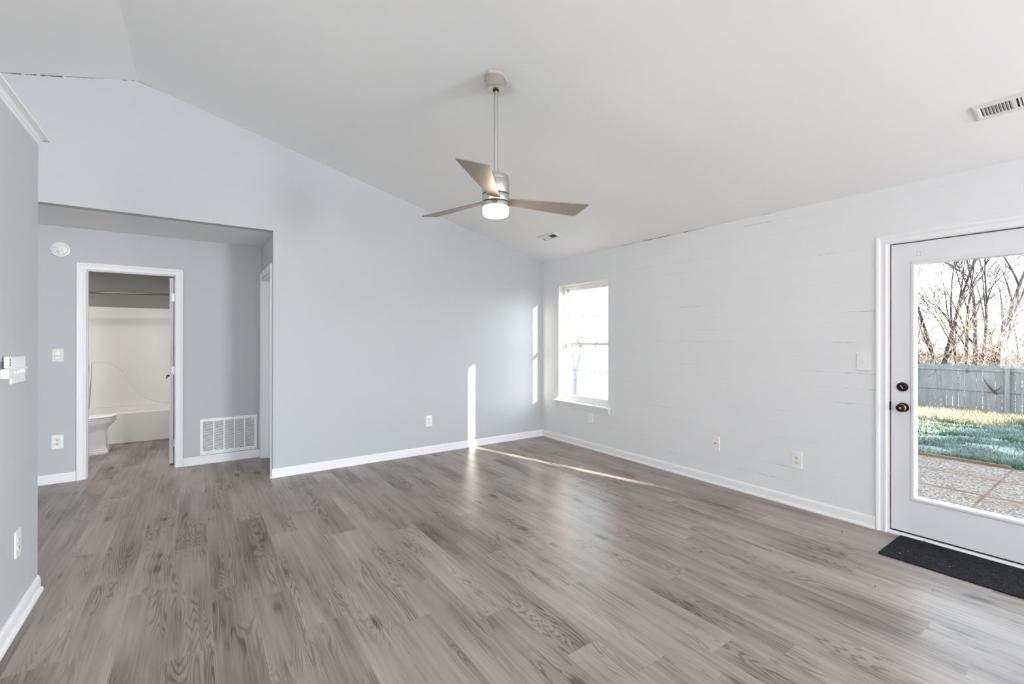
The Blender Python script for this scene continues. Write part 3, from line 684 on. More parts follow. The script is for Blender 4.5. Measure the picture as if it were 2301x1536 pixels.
# return air grille in the hall
o = thing('return_air_grille', HB(.315, .098, 0), 'white louvred return air grille low on the hall wall', 'air grille')
GA0, GA1, GB0, GB1 = .046, .586, .098, .488
m = MB(); bw = .026
for a0, a1, b0, b1 in ((GA0, GA0 + bw, GB0, GB1), (GA1 - bw, GA1, GB0, GB1), (GA0 + bw, GA1 - bw, GB0, GB0 + .033), (GA0 + bw, GA1 - bw, GB1 - .033, GB1)): pbox(m, HB, a0, a1, b0, b1, 0, .007)
ow = (GA1 - GA0 - 2 * bw)
for k in range(1, 5):
    c_ = GA0 + bw + ow * k / 5; pbox(m, HB, c_ - .006, c_ + .006, GB0 + .033, GB1 - .033, .001, .007)
m.build('grille_frame', M_BRIGHT, o)
m = MB(); n_ = 27; z0, z1 = GB0 + .033, GB1 - .033; p_ = (z1 - z0) / n_
for k in range(n_):
    zb = z0 + p_ * k; m.prism([(zb, .0065), (zb + p_ * .42, .0062), (zb + p_ * .62, .0006), (zb + p_ * .50, .0006)], lambda a, b, t: (t, YB - b, a), GA0 + bw, GA1 - bw)
m.build('louver_set', M_BRIGHT, o)
m = MB(); pbox(m, HB, GA0 + bw * .5, GA1 - bw * .5, GB0 + .02, GB1 - .02, .0002, .0006); m.build('duct_opening', M_DARK, o)
for a, b in ((GA0 + .072, GB1 - .013), (GA1 - .062, GB1 - .013), (GA0 + .072, GB0 + .013), (GA1 - .062, GB0 + .013)):
    m = MB(); m.prism(ell(a, b, .0042, .0042, 10), HB, .006, .0085); m.build('screw', M_GREYBTN, o)

# ------------------------------------------------------------------ ceiling registers, on the slope
UV_ = Vector((0, -1, 0)); VV = Vector((1, 0, -K)).normalized(); NV = Vector((-K, 0, -1)).normalized()
def on_slope(x, y): return Vector((x, y, ceil_z(x)))
o = thing('ceiling_register', on_slope(3.455, 4.136), 'small white two-way ceiling register near the window corner', 'air vent')
org = on_slope(3.455, 4.136)
sl = lambda a, b, t: tuple(org + UV_ * a + VV * b + NV * t)
m = MB()
for a0, a1, b0, b1 in ((-.158, -.112, -.068, .068), (.112, .158, -.068, .068), (-.112, .112, -.068, -.038), (-.112, .112, .038, .068), (-.006, .004, -.038, .038)): pbox(m, sl, a0, a1, b0, b1, 0, .008)
m.build('register_frame', M_VENT, o, bevel=.002)
m = MB(); pbox(m, sl, -.114, .114, -.040, .040, .0003, .001); m.build('duct_opening', M_DARK, o)
m = MB()
for k in range(9):
    a = -.108 + .0115 * k; m.prism([(a, .0065), (a + .011, .0065), (a + .0135, .0015), (a + .0125, .0012)], lambda p, q, t: sl(p, t, q), -.038, .038)
for k in range(9):
    a = .008 + .0115 * k; m.prism([(a, .0010), (a + .0008, .0010), (a + .009, .0068), (a + .0082, .0068)], lambda p, q, t: sl(p, t, q), -.038, .038)
m.build('louver_set', M_VENT, o)
m = MB(); pbox(m, sl, -.122, -.118, -.004, .038, .008, .012); m.build('damper_lever', M_GREYBTN, o)
o = thing('ceiling_register', on_slope(3.46, 0.34), 'long white ceiling register with curved fins above the glass door', 'air vent')
org2 = on_slope(3.447, 0.562)
s2 = lambda a, b, t: tuple(org2 + UV_ * a + VV * b + NV * t)
LA = .60; m = MB()
fr2 = [(0, 0), (.006, .008), (.012, .010), (.026, .010), (.030, .006), (.030, 0)]
A0, A1, B0, B1 = 0, LA, -.070, .074
R = []
for ca, cb, sa, sb in ((A0, B0, 1, 1), (A1, B0, -1, 1), (A1, B1, -1, -1), (A0, B1, 1, -1), (A0, B0, 1, 1)): R.append([s2(ca + sa * u, cb + sb * u, t) for u, t in fr2])
m.quad_strip(R, cap=False); pbox(m, s2, .146, .158, -.042, .046, .001, .008); pbox(m, s2, .44, .452, -.042, .046, .001, .008)
m.build('register_frame', M_VENT, o)
m = MB(); pbox(m, s2, .028, LA - .028, -.044, .048, .0003, .001); m.build('duct_opening', M_DARK, o)
m = MB()
def fin(a, lean, w_):
    pts = [(a, .0008), (a + lean * .3, .0030), (a + lean * .65, .0055), (a + lean, .0078)]
    poly = pts + [(x + w_, y) for x, y in pts[::-1]]
    m.prism(poly, lambda p, q, t: s2(p, t, q), -.041, .045)
for k in range(9): fin(.034 + .0125 * k, .0085, .0030)
for k in range(21): fin(.172 + .0125 * k, -.006, .0030)
for k in range(9): fin(.464 + .0125 * k, -.006, .0030)
m.build('louver_set', M_VENT, o)
m = MB(); m.cyl(s2(.014, .002, .010), s2(.014, .002, .0125), .004, seg=8); m.build('screw', M_STEEL, o)

# ------------------------------------------------------------------ ceiling fan
FX, FY = 1.600, 2.462
fan = thing('ceiling_fan', (FX, FY, ceil_z(FX)), 'brushed nickel ceiling fan with three blades and a lit round light', 'ceiling fan')
zc_ = ceil_z(FX)
# irregular plaster ring left round the canopy
m = MB(); rng = random.Random(3); R = []
po = on_slope(FX, FY)
for rr, tt in ((.060, .0), (.060, .006), (.078, .004), (.082, .0)):
    R.append([])
    for j in range(40):
        r_ = rr + (rng.uniform(-.006, .008) if rr > .07 else 0); a_ = 2 * PI * j / 40
        R[-1].append(tuple(po + UV_ * (r_ * math.sin(a_)) + VV * (r_ * math.cos(a_)) + NV * tt))
m.quad_strip(R, cap=False, smooth=True); pp = m.build('plaster_patch', M_PATCH, ceiling)
m = MB(); m.lathe((FX, FY, 2.978), (0, 0, 1), [(.018, .0), (.018, .004), (.064, .0045), (.0675, .008), (.0675, zc_ - 2.978 + .018)], 48); m.build('canopy', M_NICKEL, fan)
m = MB(); m.lathe((FX, FY, 2.962), (0, 0, 1), [(.0150, .010), (.0190, .013), (.0200, .020)], 24); m.build('canopy_ball', M_DARK, fan)
m = MB(); m.cyl((FX, FY, 2.445), (FX, FY, 2.99), .0128, seg=24); m.build('downrod', M_NICKEL, fan)
m = MB(); m.lathe((FX, FY, 2.424), (0, 0, 1), [(.034, 0), (.034, .010), (.028, .013), (.026, .030), (.020, .034), (.0128, .035)], 32); m.build('rod_coupling', M_NICKEL, fan)
m = MB(); m.lathe((FX, FY, 2.303), (0, 0, 1), [(.088, 0), (.0895, .003), (.0895, .085), (.088, .088), (.085, .089), (.085, .110), (.081, .118), (.070, .121), (.034, .122)], 48); m.build('motor_housing', M_NICKEL, fan)
m = MB(); m.lathe((FX, FY, 2.296), (0, 0, 1), [(.084, 0), (.084, .008)], 40); m.lathe((FX, FY, 2.246), (0, 0, 1), [(.084, 0), (.084, .006)], 40); m.build('shadow_gap', M_DARK, fan)
m = MB(); m.lathe((FX, FY, 2.252), (0, 0, 1), [(.088, 0), (.0895, .003), (.0895, .041), (.088, .044)], 48); m.build('flywheel', M_NICKEL, fan)
m = MB(); m.lathe((FX, FY, 2.218), (0, 0, 1), [(.086, 0), (.0895, .002), (.0895, .025), (.088, .028)], 48); m.build('light_bezel', M_NICKEL, fan)
lk = MB(); lk.lathe((FX, FY, 2.160), (0, 0, 1), [(.0, 0), (.060, .001), (.076, .005), (.083, .013), (.085, .024), (.085, .052)], 48); lg = lk.build('light_diffuser', M_GLOW, fan); lg['label'] = 'glowing frosted glass light'
m = MB(); m.lathe((FX, FY, 2.2095), (0, 0, 1), [(.0855, 0), (.0862, .002), (.0862, .010)], 48, cap=False); m.build('diffuser_rim', M_GLOWRIM, fan)
ld = bpy.data.lights.new('fan_bulb', 'POINT'); ld.energy = 9.0; ld.color = (1.0, 0.78, 0.55); ld.shadow_soft_size = .07
lo = bpy.data.objects.new('fan_bulb', ld); COL.objects.link(lo); lo.location = (FX, FY, 2.145)
me0 = None
for k, ang in enumerate((-13.5, 106.0, -134.0)):
    if me0 is None:
        bl = MB(); c, s_ = math.cos(math.radians(-12.5)), math.sin(math.radians(-12.5)); th_ = .006
        out2 = [(.055, .044), (.055, -.030), (.640, -.088), (.655, -.082), (.632, .086), (.612, .092)]   # x along blade, y across
        tw = lambda x, y, t: (x, y * c - t * s_, y * s_ + t * c)
        bl.prism(out2, lambda a, b, t: tw(a, b, t), -th_ / 2, th_ / 2)
        ob = bl.build('blade', M_BLADE, None, bevel=.0015); me0 = ob
    else:
        ob = me0.copy(); COL.objects.link(ob)
    ob.parent = fan; ob.matrix_parent_inverse = Matrix.Identity(4)
    ob.location = (0, 0, 2.270 - zc_); ob.rotation_euler = (0, 0, math.radians(ang))

# ------------------------------------------------------------------ door mat and floor litter
o = MB(); o.prism(rrect(3.565, 4.008, .22, 1.012, .012), lambda a, b, t: (a, b, t), .0005, .009)
o = o.build('door_mat', M_MAT, bevel=.003); tag(o, 'flat charcoal pile door mat on the floor at the glass door', 'mat')

# ------------------------------------------------------------------ bathroom fittings
tub = thing('bathtub', (-.75, 7.69, 0), 'off-white bathtub with a plain front apron beyond the bathroom doorway', 'bathtub')
TY0, TY1, TX0, TX1, TZ = 7.69, 8.44, XBL + .004, XBR - .004, .402
m = MB(); m.prism([(TY0 + .006, 0), (TY0, .01), (TY0, TZ - .012), (TY0 + .004, TZ - .003), (TY0 + .014, TZ), (TY0 + .075, TZ), (TY0 + .085, TZ - .012), (TY0 + .09, 0)], lambda a, b, t: (t, a, b), TX0, TX1); m.build('apron', M_TUB, tub)
def ring_rect(a0, a1, b0, b1, r, z): return [(x, y, z) for x, y in rrect(a0, a1, b0, b1, r, 6)]
m = MB(); m.quad_strip([ring_rect(TX0, TX1, TY0 + .07, TY1, .01, TZ), ring_rect(TX0 + .09, TX1 - .09, TY0 + .085, TY1 - .07, .14, TZ), ring_rect(TX0 + .13, TX1 - .11, TY0 + .11, TY1 - .10, .16, .2), ring_rect(TX0 + .22, TX1 - .16, TY0 + .16, TY1 - .15, .14, .08)], cap=False, smooth=True)
m.f.append(tuple(range(len(m.v) - 28, len(m.v)))); m.sm.append(False); m.build('basin', M_TUB, tub)
sur = thing('shower_surround', (-.75, 8.45, .402), 'off-white moulded shower surround panels rising behind the bathtub', 'shower surround')
m = MB(); SZ = 1.805
m.box(TX0, TX1, 8.445, 8.468, TZ + .0005, SZ); m.box(TX0, TX0 + .012, TY0 + .02, 8.445, TZ + .0005, SZ); m.box(TX1 - .012, TX1, TY0 + .02, 8.445, TZ + .0005, SZ)
m.build('wall_panel', M_TUB, sur, bevel=.004)
m = MB()
cur = [(-1.165, 1.040), (-1.05, 1.043), (-1.00, 1.040), (-.95, 1.022), (-.90, .985), (-.85, .925), (-.80, .845), (-.77, .785), (-.74, .720), (-.70, .650), (-.65, .585), (-.58, .520), (-.50, .470), (-.42, .440), (-.34, .428), (-.20, .424), (TX1 - .014, .424)]
fs = lambda a, b, t: (a, 8.445 - t, b)
def off(P, d): return [(min(TX1 - .014, x + d), y - d * .8) for x, y in P]
lowp = [(TX1 - .014, TZ + .001), (-1.188, TZ + .001)]
r0 = cur + lowp; cin = off(cur, .008); r1 = cin + [(TX1 - .014, TZ + .001), (-1.180, TZ + .001)]; cin2 = off(cur, .022); r2 = cin2 + [(TX1 - .014, TZ + .001), (-1.168, TZ + .001)]
m.quad_strip([[fs(a, b, 0) for a, b in r0], [fs(a, b, .022) for a, b in r0], [fs(a, b, .036) for a, b in r1], [fs(a, b, .038) for a, b in r2]], smooth=True); m.build('back_rest_relief', M_TUB, sur)
m = MB(); bead = [(-1.205, TZ + .01), (-1.172, 1.034)] + cur; m.tube([fs(a, b - .004, .034) for a, b in bead], .0125, 10); m.build('relief_bead', M_TUB, sur)
m = MB(); pbox(m, fs, TX0 + .014, -1.185, .958, .975, 0, .05); pbox(m, fs, TX0 + .014, -1.20, TZ + .001, .955, 0, .012); m.build('soap_ledge', M_TUB, sur, bevel=.004)
o = thing('shower_curtain_rod', (-.75, 7.72, 1.952), 'bare metal shower curtain rod across the dark bathroom wall', 'curtain rod')
m = MB(); m.cyl((XBL + .004, 7.72, 1.942), (XBR - .004, 7.72, 1.965), .0125, seg=16); m.build('rod', M_RODMETAL, o)
for x0, sg, z in ((XBL + .001, 1, 1.942), (XBR - .001, -1, 1.965)):
    m = MB(); m.lathe((x0, 7.72, z), (sg, 0, 0), [(.032, 0), (.032, .006), (.018, .014), (.014, .03)], 20); m.build('flange', M_NICKEL, o)
# toilet, facing +X
TYc = 7.245
toi = thing('toilet', (-1.15, TYc, 0), 'white toilet with a closed lid and square stepped pedestal beside the bathtub', 'toilet')
def dring(xb, xf, hw, z, k=28):
    """elongated outline: flat back at xb, round front at xf"""
    P = []; rx = min(xf - xb, hw * 1.55)
    for i in range(k):
        t = -PI / 2 + PI * i / (k - 1); P.append((xf - rx + rx * math.cos(t), TYc + hw * math.sin(t), z))
    P += [(xb, TYc + hw, z), (xb, TYc - hw, z)]; return P
m = MB(); m.quad_strip([dring(-1.42, -.875, .10, .262), dring(-1.42, -.862, .125, .285), dring(-1.42, -.835, .150, .315), dring(-1.42, -.803, .172, .350), dring(-1.42, -.784, .182, .375), dring(-1.42, -.781, .184, .386), dring(-1.42, -.781, .185, .402), dring(-1.42, -.785, .182, .406)], smooth=True); m.build('bowl', M_PORC, toi)
m = MB(); m.quad_strip([dring(-1.33, -.779, .182, .409), dring(-1.33, -.775, .186, .413), dring(-1.33, -.775, .186, .421), dring(-1.33, -.779, .182, .425)], smooth=True); m.build('seat', M_PORC, toi)
m = MB(); m.quad_strip([dring(-1.33, -.777, .184, .429), dring(-1.33, -.772, .188, .433), dring(-1.33, -.774, .187, .441), dring(-1.33, -.786, .178, .447), dring(-1.32, -.84, .13, .451)], smooth=True); m.build('lid', M_PORC, toi)
def sq(x0, x1, hw, z, ch=.022): return [(x0, TYc - hw, z), (x1 - ch, TYc - hw, z), (x1, TYc - hw + ch, z), (x1, TYc + hw - ch, z), (x1 - ch, TYc + hw, z), (x0, TYc + hw, z)]
m = MB(); m.quad_strip([sq(-1.46, -.843, .118, 0), sq(-1.46, -.843, .118, .030), sq(-1.46, -.850, .111, .036), sq(-1.46, -.850, .111, .052), sq(-1.46, -.862, .099, .060), sq(-1.46, -.868, .094, .10), sq(-1.46, -.868, .094, .265), sq(-1.46, -.862, .098, .285)]); m.build('pedestal', M_PORC, toi)
m = MB(); m.prism(rrect(-1.515, -1.325, TYc - .21, TYc + .21, .02), lambda a, b, t: (a, b, t), .395, .73); m.build('tank', M_PORC, toi, bevel=.006)
m = MB(); m.prism(rrect(-1.52, -1.315, TYc - .22, TYc + .22, .02), lambda a, b, t: (a, b, t), .7305, .765); m.build('tank_lid', M_PORC, toi, bevel=.006)

# ------------------------------------------------------------------ window frames out of view, added for the room light
for nm, fn, (a0, a1, b0, b1) in (('unseen_window_2', ff, wf), ('unseen_window_3', fl, wl), ('unseen_window_4', fx, wr), ('unseen_window_5', fx, wn)):
    m = MB(); fr = .05
    pbox(m, fn, a0, a0 + fr, b0, b1, .0, .10); pbox(m, fn, a1 - fr, a1, b0, b1, 0, .10); pbox(m, fn, a0, a1, b0, b0 + fr, 0, .10); pbox(m, fn, a0, a1, b1 - fr, b1, 0, .10)
    for k in range(1, 3): c_ = a0 + (a1 - a0) * k / 3; pbox(m, fn, c_ - .02, c_ + .02, b0, b1, .02, .08)
    wobj = struct(m.build(nm, M_VINYL))
    g = MB(); pbox(g, fn, a0 + .01, a1 - .01, b0 + .01, b1 - .01, .046, .050); g.build('glass_pane', M_GLASS, wobj)

# ------------------------------------------------------------------ outdoors
struct(MB().box(-7.0, 6.3, -9.2, -8.0, -.25, 3.9).build('wall_sun_blocker', M_BLOCKER))  # unseen block added to keep the sun out of the added windows
def ground_z(x): 
    if x < 8.3: return -0.25
    return -0.25 - (x - 8.3) * (1.19 - .25) / 14.0
m = MB(); XS = [4.18, 8.3, 10, 13, 16, 19, 22.3, 26, 34, 60, 140]
gz = lambda x, y: (-0.255 if x <= 8.3 else max(-2.0, ground_z(x))) if x < 60 else -2.0
b = len(m.v)
YSg = [-60, -12, -3, 0, 4, 10.5, 20, 60, 160]
for x in XS:
    for y in YSg: m.v.append((x, y, gz(x, y) - .004 - (0.0 if y < 5 else min(0.5, (y - 5) * .06) if x < 12 else 0.0)))
ny = len(YSg)
for i in range(len(XS) - 1):
    for j in range(ny - 1): m.f.append((i * ny + j, (i + 1) * ny + j, (i + 1) * ny + j + 1, i * ny + j + 1)); m.sm.append(False)
lawn = struct(m.build('ground_lawn', M_LAWN))
# patio: aggregate panels divided by timber strips
pat = struct(thing('patio_slab', (6.2, 1.0, -.25), 'exposed aggregate concrete patio outside the door', None))
m = MB(); XQ = [4.18, 5.0, 5.83, 6.66, 7.49, 8.28]; YQ = [-3.2, 1.0, 4.2]
for i in range(5):
    for j in range(2): m.box(XQ[i] + .012, XQ[i + 1] - .012, YQ[j] + .012, YQ[j + 1] - .012, -.36, -.245)
m.build('aggregate_panel', M_AGG, pat)
m = MB()
for x in XQ[1:]: m.box(x - .024, x + .024, -3.2, 4.2, -.35, -.243)
m.box(4.18, 8.28, .989, 1.011, -.35, -.2475)
m.build('divider_strip', M_TIMBER, pat)
m = MB(); m.box(8.295, 8.345, 1.02, 4.3, -.36, -.215); m.build('timber_edging', M_TIMBER, pat)

# grass blades over the part of the lawn the door shows
def blades(name, n_, xr, yfun, hr, m_, seed, label, clump=0.0):
    rg = np.random.default_rng(seed); V = []; Fc = []
    cx = rg.uniform(xr[0], xr[1], 260); 
    for i in range(n_):
        if rg.random() < clump:
            c_ = cx[rg.integers(0, 260)]; x = c_ + rg.normal(0, .10); lo, hi = yfun(c_); q = (math.sin(c_ * 91.7) * .5 + .5); y = lo + (hi - lo) * q + rg.normal(0, .16)
        else:
            x = xr[0] + (xr[1] - xr[0]) * rg.random() ** 1.3; lo, hi = yfun(x); y = rg.uniform(lo, hi)
        if x < 8.36: x = 8.36 + rg.random() * .2
        if clump > .4 and math.sin(x * 2.3 + 1.1 * math.sin(y * 2.9)) * math.sin(y * 3.7 + .8 * math.sin(x * 1.7)) > .12 and rg.random() < .88: continue
        z = ground_z(x) - .006; h = rg.uniform(*hr); a = rg.uniform(0, 2 * PI); w_ = rg.uniform(.004, .009); dx, dy = math.cos(a) * w_, math.sin(a) * w_
        lx, ly = rg.normal(0, .45) * h, rg.normal(0, .45) * h; k = len(V)
        V += [(x - dx, y - dy, z), (x + dx, y + dy, z), (x + lx * .45 + dx * .6, y + ly * .45 + dy * .6, z + h * .62), (x + lx * .45 - dx * .6, y + ly * .45 - dy * .6, z + h * .62), (x + lx, y + ly, z + h)]
        Fc += [(k, k + 1, k + 2, k + 3), (k + 3, k + 2, k + 4)]
    me = bpy.data.meshes.new(name); me.from_pydata(V, [], Fc); me.materials.append(m_)
    o_ = bpy.data.objects.new(name, me); COL.objects.link(o_); return tag(o_, label, 'grass', kind='stuff')
yr = lambda x: (x * .03 + .1, x * .265 + .35)
blades('frosted_grass', 52000, (8.36, 22.0), yr, (.03, .085), M_GRASS, 1, 'frosted green grass covering the yard beyond the patio', .62)
blades('sunlit_grass', 15000, (15.5, 22.2), lambda x: (2.3 if x < 18.5 else .8, x * .265 + .3), (.05, .20), M_SUN_STRAW, 2, 'grass fringe coloured as if sunlit along the foot of the back fence', .2)

# fences
def fence(name, p0, p1, zf, h, label, side, post_at, pitch=.152, bw=.1455, seed=0):
    """run from p0 to p1; zf(t) ground height; side: unit vector towards the rails"""
    p0, p1 = Vector(p0), Vector(p1); L = (p1 - p0).length; d = (p1 - p0) / L; n_ = Vector(side); rg = random.Random(seed)
    o_ = thing(name, (p0.x, p0.y, zf(0)), label, 'fence'); mb = MB(); k = int(L / pitch)
    for i in range(k):
        s0 = i * pitch; z = zf(s0 / L); hh = h + rg.uniform(-.03, .02); c0 = p0 + d * s0; t = .016; ww = bw + rg.uniform(-.007, .002)
        top = [(0, .05), (0, hh - .035), (.022, hh - .012), (.04, hh), (ww - .04, hh), (ww - .022, hh - .012), (ww, hh - .035), (ww, .05)]
        mb.prism(top, lambda a, bb, tt, c0=c0, z=z: tuple(Vector((c0.x, c0.y, z)) + d * a + Vector((0, 0, bb)) + n_ * tt), -t, 0)
    mb.build('picket_panel', M_FENCE, o_)
    for fz in (.12, h * .47, h * .885):
        mb = MB(); S = 10
        mb.quad_strip([[tuple(Vector((*(p0 + d * (L * q / S)).xy, zf(q / S) + fz)) + n_ * u + Vector((0, 0, v))) for u, v in ((0, -.04), (.038, -.04), (.038, .045), (0, .045))] for q in range(S + 1)])
        mb.build('rail', M_FENCE, o_)
    for s0 in post_at:
        c0 = p0 + d * s0; mb = MB(); z = zf(s0 / L); mb.obox((c0.x, c0.y, z), tuple(d), tuple(n_), (0, 0, 1), (-.055, .055), (.039, .13), (-.1, h + .02)); mb.build('post', M_FENCE, o_)
    return o_
XF = 22.3
fence('picket_fence', (XF, -1.0, 0), (XF, 10.4, 0), lambda t: -1.19, 1.69, 'grey weathered picket fence at the end of the yard seen through the glass door', (-1, 0, 0), (1.40, 3.81, 6.25, 8.7, 11.1), seed=4)
gzf = lambda x: -.373 + (x - 9.774) * (-.405 / 1.532) if x < 13 else -1.225
fence('picket_fence', (7.4, 10.5, 0), (XF - .1, 10.5, 0), lambda t: -.72, 1.83, 'sunlit bleached picket fence seen through the window', (0, -1, 0), (1.2, 4.6, 7.0, 9.4, 11.8), seed=5)
fence('picket_fence', (5.2, -7.0, 0), (26.0, -7.0, 0), lambda t: -.16 - t * 1.35, 2.18, 'tall board fence along the sunny side of the yard', (0, -1, 0), (2.4, 4.8, 7.2, 9.6, 12, 14.4, 16.8, 19.2), pitch=.14, bw=.1395, seed=6)

# bare trees
def branch(mb, p, d, r, L, depth, rg, spread, up, seg=5, minr=.004, kids=6):
    n_ = 7 if depth > 1 else 4; pts = [Vector(p)]; rad = [r]; q = Vector(p); dd = Vector(d).normalized(); ds = []
    bend = Vector((rg.gauss(0, .05), rg.gauss(0, .05), 0))
    for i in range(n_):
        dd = (dd + bend + Vector((rg.gauss(0, .035), rg.gauss(0, .035), up))).normalized(); ds.append(dd.copy())
        q = q + dd * (L / n_); pts.append(q.copy()); rad.append(max(minr, r * (1 - .93 * (i + 1) / n_)))
    mb.tube(pts, rad, seg if depth > 1 else 3, cap=False)
    if depth <= 0: return
    for k in range(kids + rg.randint(-1, 1)):
        t = rg.uniform(.18, .97) * n_; i = min(n_ - 1, int(t)); p0 = pts[i].lerp(pts[i + 1], t - i); az = rg.uniform(0, 2 * PI); th_ = rg.uniform(.55, 1.0) * spread
        a = ds[i].orthogonal().normalized(); b_ = ds[i].cross(a)
        nd = ds[i] * math.cos(th_) + (a * math.cos(az) + b_ * math.sin(az)) * math.sin(th_)
        branch(mb, p0, nd, max(minr, rad[i] * rg.uniform(.45, .65)), L * (1 - .55 * t / n_) * rg.uniform(.38, .62), depth - 1, rg, spread * 1.05, up, seg, minr, max(3, kids - 1))
def clump_tree(name, base, stems, label, m_, seed, depth=4, spread=.55, up=.06, minr=.005, leaves=0, group=None, kids=6):
    rg = random.Random(seed); o_ = thing(name, base, label, 'tree', group); mb = MB(); B = Vector(base)
    for (dx, dy, lean_x, lean_y, r, L) in stems: branch(mb, tuple(B + Vector((dx, dy, 0))), (lean_x, lean_y, 1), r, L, depth, rg, spread, up, 6, minr, kids)
    mb.build('branches', m_, o_)
    if leaves:
        lm = MB(); vs = [mb.v[rg.randrange(len(mb.v))] for _ in range(leaves)]
        for v in vs:
            c0 = Vector(v) + Vector((rg.gauss(0, .06), rg.gauss(0, .06), rg.gauss(0, .06))); s_ = rg.uniform(.03, .055); a = Vector((rg.gauss(0, 1), rg.gauss(0, 1), rg.gauss(0, 1))).normalized(); b_ = a.orthogonal().normalized()
            k = len(lm.v); lm.v += [tuple(c0 - a * s_), tuple(c0 + b_ * s_ * .6), tuple(c0 + a * s_), tuple(c0 - b_ * s_ * .6)]; lm.f.append((k, k + 1, k + 2, k + 3)); lm.sm.append(False)
        l_ = lm.build('leaves', M_LEAF, o_); l_['label'] = 'few orange dead leaves'; l_['kind'] = 'stuff'
    return o_
clump_tree('bare_tree', (25.4, 4.2, -1.3), [(0, .80, -.03, .14, .085, 7.2), (.2, .95, .04, .05, .10, 7.6), (-.1, 1.05, 0, .34, .075, 6.6), (0, .05, -.03, .05, .085, 7.6), (.15, -.10, .05, 0, .11, 8.0), (-.1, .20, 0, .16, .07, 7.0), (.1, -.18, .02, -.06, .075, 7.4), (.1, -.52, .03, -.03, .15, 7.4), (0, -.62, .0, -.42, .09, 6.4), (.1, 1.25, 0, .62, .06, 5.6), (.1, -.7, .02, -.75, .06, 5.6)],
           'bare multi-stem tree with dark branches just beyond the back fence', M_BARK, 11, depth=3, spread=.55, up=.028, minr=.0075, leaves=110, kids=8)
def brush(name, base, n_, L, m_, seed, label, width):
    rg = random.Random(seed); mb = MB(); B = Vector(base)
    for i in range(n_):
        p = B + Vector((rg.uniform(-.5, .5), rg.uniform(-width, width) * .6, rg.uniform(0, .4))); d = Vector((rg.gauss(0, .3), rg.gauss(0, .9), 1.0)).normalized()
        pts = [p]; q = p.copy(); l_ = L * rg.uniform(.55, 1.0)
        for k in range(5): d = (d + Vector((rg.gauss(0, .08), rg.gauss(0, .12), -.07))).normalized(); q = q + d * l_ / 5; pts.append(q.copy())
        r = rg.uniform(.009, .017); mb.tube(pts, [r, r * .9, r * .75, r * .6, r * .45, r * .3], 3, cap=False)
        for k in (2, 3, 4):
            dd = (d + Vector((rg.gauss(0, .4), rg.gauss(0, .7), rg.gauss(0, .4)))).normalized(); mb.tube([pts[k], pts[k] + dd * l_ * .2, pts[k] + dd * l_ * .36], [r * .5, r * .4, r * .25], 3, cap=False)
    return tag(mb.build(name, m_), label, 'brush', kind='stuff')
brush('sunlit_brush', (23.6, 3.9, -1.2), 150, 5.0, M_TWIG, 21, 'pale sunlit brush arching over the back fence', 4.2)
brush('winter_scrub', (32.0, 5.4, -1.6), 620, 6.6, M_WOODS, 22, 'tangle of brown winter scrub behind the bare tree', 11.0)
rgt = random.Random(40)
tl = None
for k in range(16):
    y = -4 + k * 2.6 + rgt.uniform(-.8, .8); x = 44 + rgt.uniform(-3, 5)
    if tl is None:
        tl = clump_tree('woodland_tree', (x, y, -1.9), [(0, 0, .02, .05, .16, 7.6), (.3, .4, .05, .25, .12, 6.4), (-.2, -.4, 0, -.3, .12, 6.2)], 'hazy brown bare tree in the woods far behind the yard', M_WOODS, 50, depth=3, spread=.75, up=.02, minr=.018, group='bare trees in the far woods', kids=8)
    else:
        c = tl.copy(); COL.objects.link(c); c.location = (x, y, -1.9); c.rotation_euler = (0, 0, rgt.uniform(0, 6)); c.scale = [rgt.uniform(.75, 1.05)] * 3
        for ch in tl.children: cc = ch.copy(); COL.objects.link(cc); cc.parent = c
# woods seen over the window fence
for k in range(9):
    x = 27 + k * 4.2 + rgt.uniform(-1, 1); y = 42 + rgt.uniform(-3, 4)
    c = tl.copy(); COL.objects.link(c); c.location = (x, y, -2.2); c.rotation_euler = (0, 0, rgt.uniform(0, 6)); c.scale = [rgt.uniform(.62, .85)] * 3
    c['label'] = 'hazy pinkish bare tree above the sunlit fence in the window'; c['group'] = 'bare trees above the window fence'
    for ch in tl.children: cc = ch.copy(); COL.objects.link(cc); cc.parent = c
# young yard tree whose shadow falls on the sunlit fence
yt = thing('yard_tree', (11.46, 4.5, -.55), 'young forked yard tree between the patio and the side fence', 'tree')
m = MB(); m.tube([(11.46, 4.5, -.6), (11.45, 4.5, .6), (11.47, 4.5, 1.35)], [.13, .115, .105], 10)
m.tube([(11.47, 4.5, 1.3), (11.40, 4.5, 1.8), (11.33, 4.5, 2.9)], [.085, .06, .03], 8); m.tube([(11.47, 4.5, 1.25), (11.58, 4.5, 1.75), (11.70, 4.5, 2.1), (11.74, 4.5, 3.0)], [.085, .07, .055, .03], 8)
m.tube([(11.69, 4.5, 2.05), (11.86, 4.5, 2.5), (11.95, 4.5, 3.0)], [.045, .035, .02], 8); m.build('branches', M_BARK, yt)
ev = thing('evergreen_tree', (15.2, 15.9, -1.0), 'small dark evergreen just above the fence in the window', 'tree')
rg = random.Random(8); m = MB(); m.cyl((15.2, 15.9, -1.0), (15.2, 15.9, 1.35), .06, .02, 8); m.build('trunk', M_BARK, ev)
m = MB()
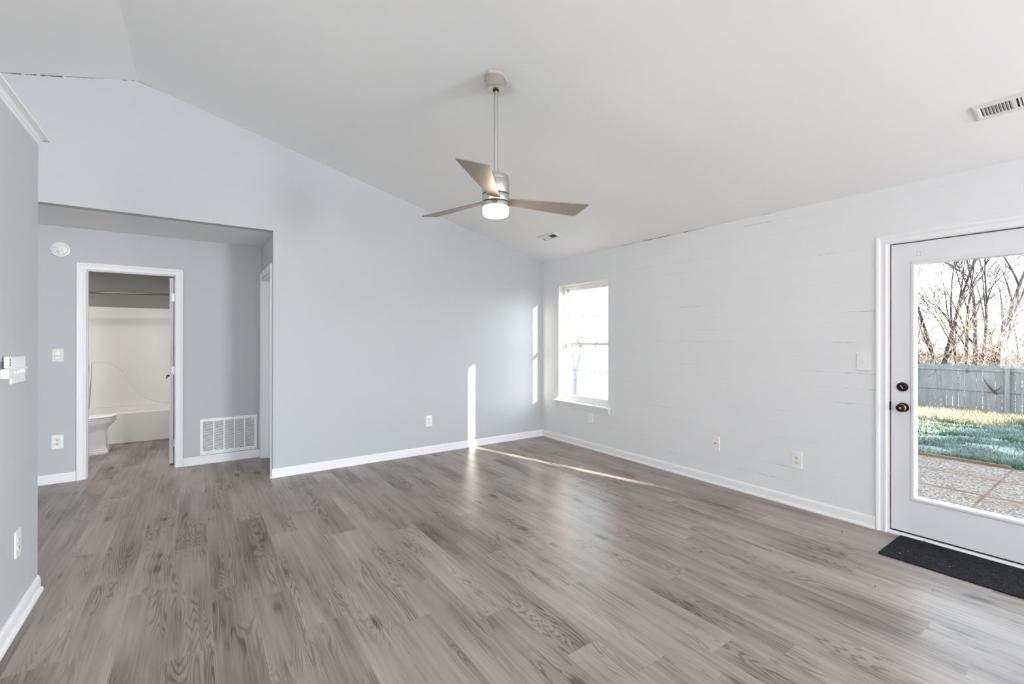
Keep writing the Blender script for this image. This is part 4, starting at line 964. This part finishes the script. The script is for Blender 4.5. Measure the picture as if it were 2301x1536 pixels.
for i in range(700):
    t = rg.random() ** .7; z = -.6 + 2.15 * t; r = (1 - t) * .6 + .06; a = rg.uniform(0, 2 * PI); p = Vector((15.2 + r * rg.uniform(.2, 1) * math.cos(a), 15.9 + r * rg.uniform(.2, 1) * math.sin(a), z)); d = Vector((math.cos(a), math.sin(a), rg.uniform(-.3, .6))).normalized() * .12; u = d.orthogonal().normalized() * .02
    k = len(m.v); m.v += [tuple(p - u), tuple(p + u), tuple(p + d)]; m.f.append((k, k + 1, k + 2)); m.sm.append(False)
m.build('needles', M_EVERGREEN, ev)

# a broken brown branch caught between the pickets
sb = MB(); sb.tube([(22.22, 3.36, -.02), (22.18, 3.26, -.20), (22.20, 3.12, -.42), (22.24, 3.05, -.50)], [.014, .02, .034, .022], 7); sb.tube([(22.20, 3.13, -.40), (22.16, 3.02, -.34), (22.14, 2.94, -.22)], [.02, .013, .005], 6)
M_BROWNSTICK = mat('wet_brown_bark', (0.055, 0.028, 0.02), 0.8)
tag(sb.build('broken_branch', M_BROWNSTICK), 'broken brown branch caught on the grey back fence beside the post', 'branch')
# pale lint on the mat, crumbs on the floor
mt = bpy.data.objects['door_mat']
for x, y, a in ((3.74, .905, .6), (3.66, .925, 2.0), (3.69, .70, .2)):
    l_ = MB(); l_.tube([(x - .006 * math.cos(a), y - .006 * math.sin(a), .0102), (x, y, .0115), (x + .006 * math.cos(a), y + .006 * math.sin(a), .0102)], .0008, 5); l_.build('lint', M_ALMOND, mt)
cr = None
for x, y, r in ((3.03, 1.42, .0035), (3.08, .885, .0035), (3.12, 1.27, .003), (3.28, .69, .003), (3.76, 1.27, .005), (2.66, 1.67, .003)):
    if cr is None:
        c_ = MB(); c_.lathe((0, 0, 0), (0, 0, 1), [(.6, 0.02), (1.0, .35), (.75, .9), (.0, 1.1)], 7); cr = c_.build('floor_crumb', M_DARK); o = cr
    else: o = cr.copy(); COL.objects.link(o)
    o.location = (x, y, 0); o.scale = (r, r * .8, r * .8); o.rotation_euler = (0, 0, x * 9)
    tag(o, 'tiny dark crumb lying on the wood plank floor near the mat', 'crumb', 'crumbs on the plank floor')
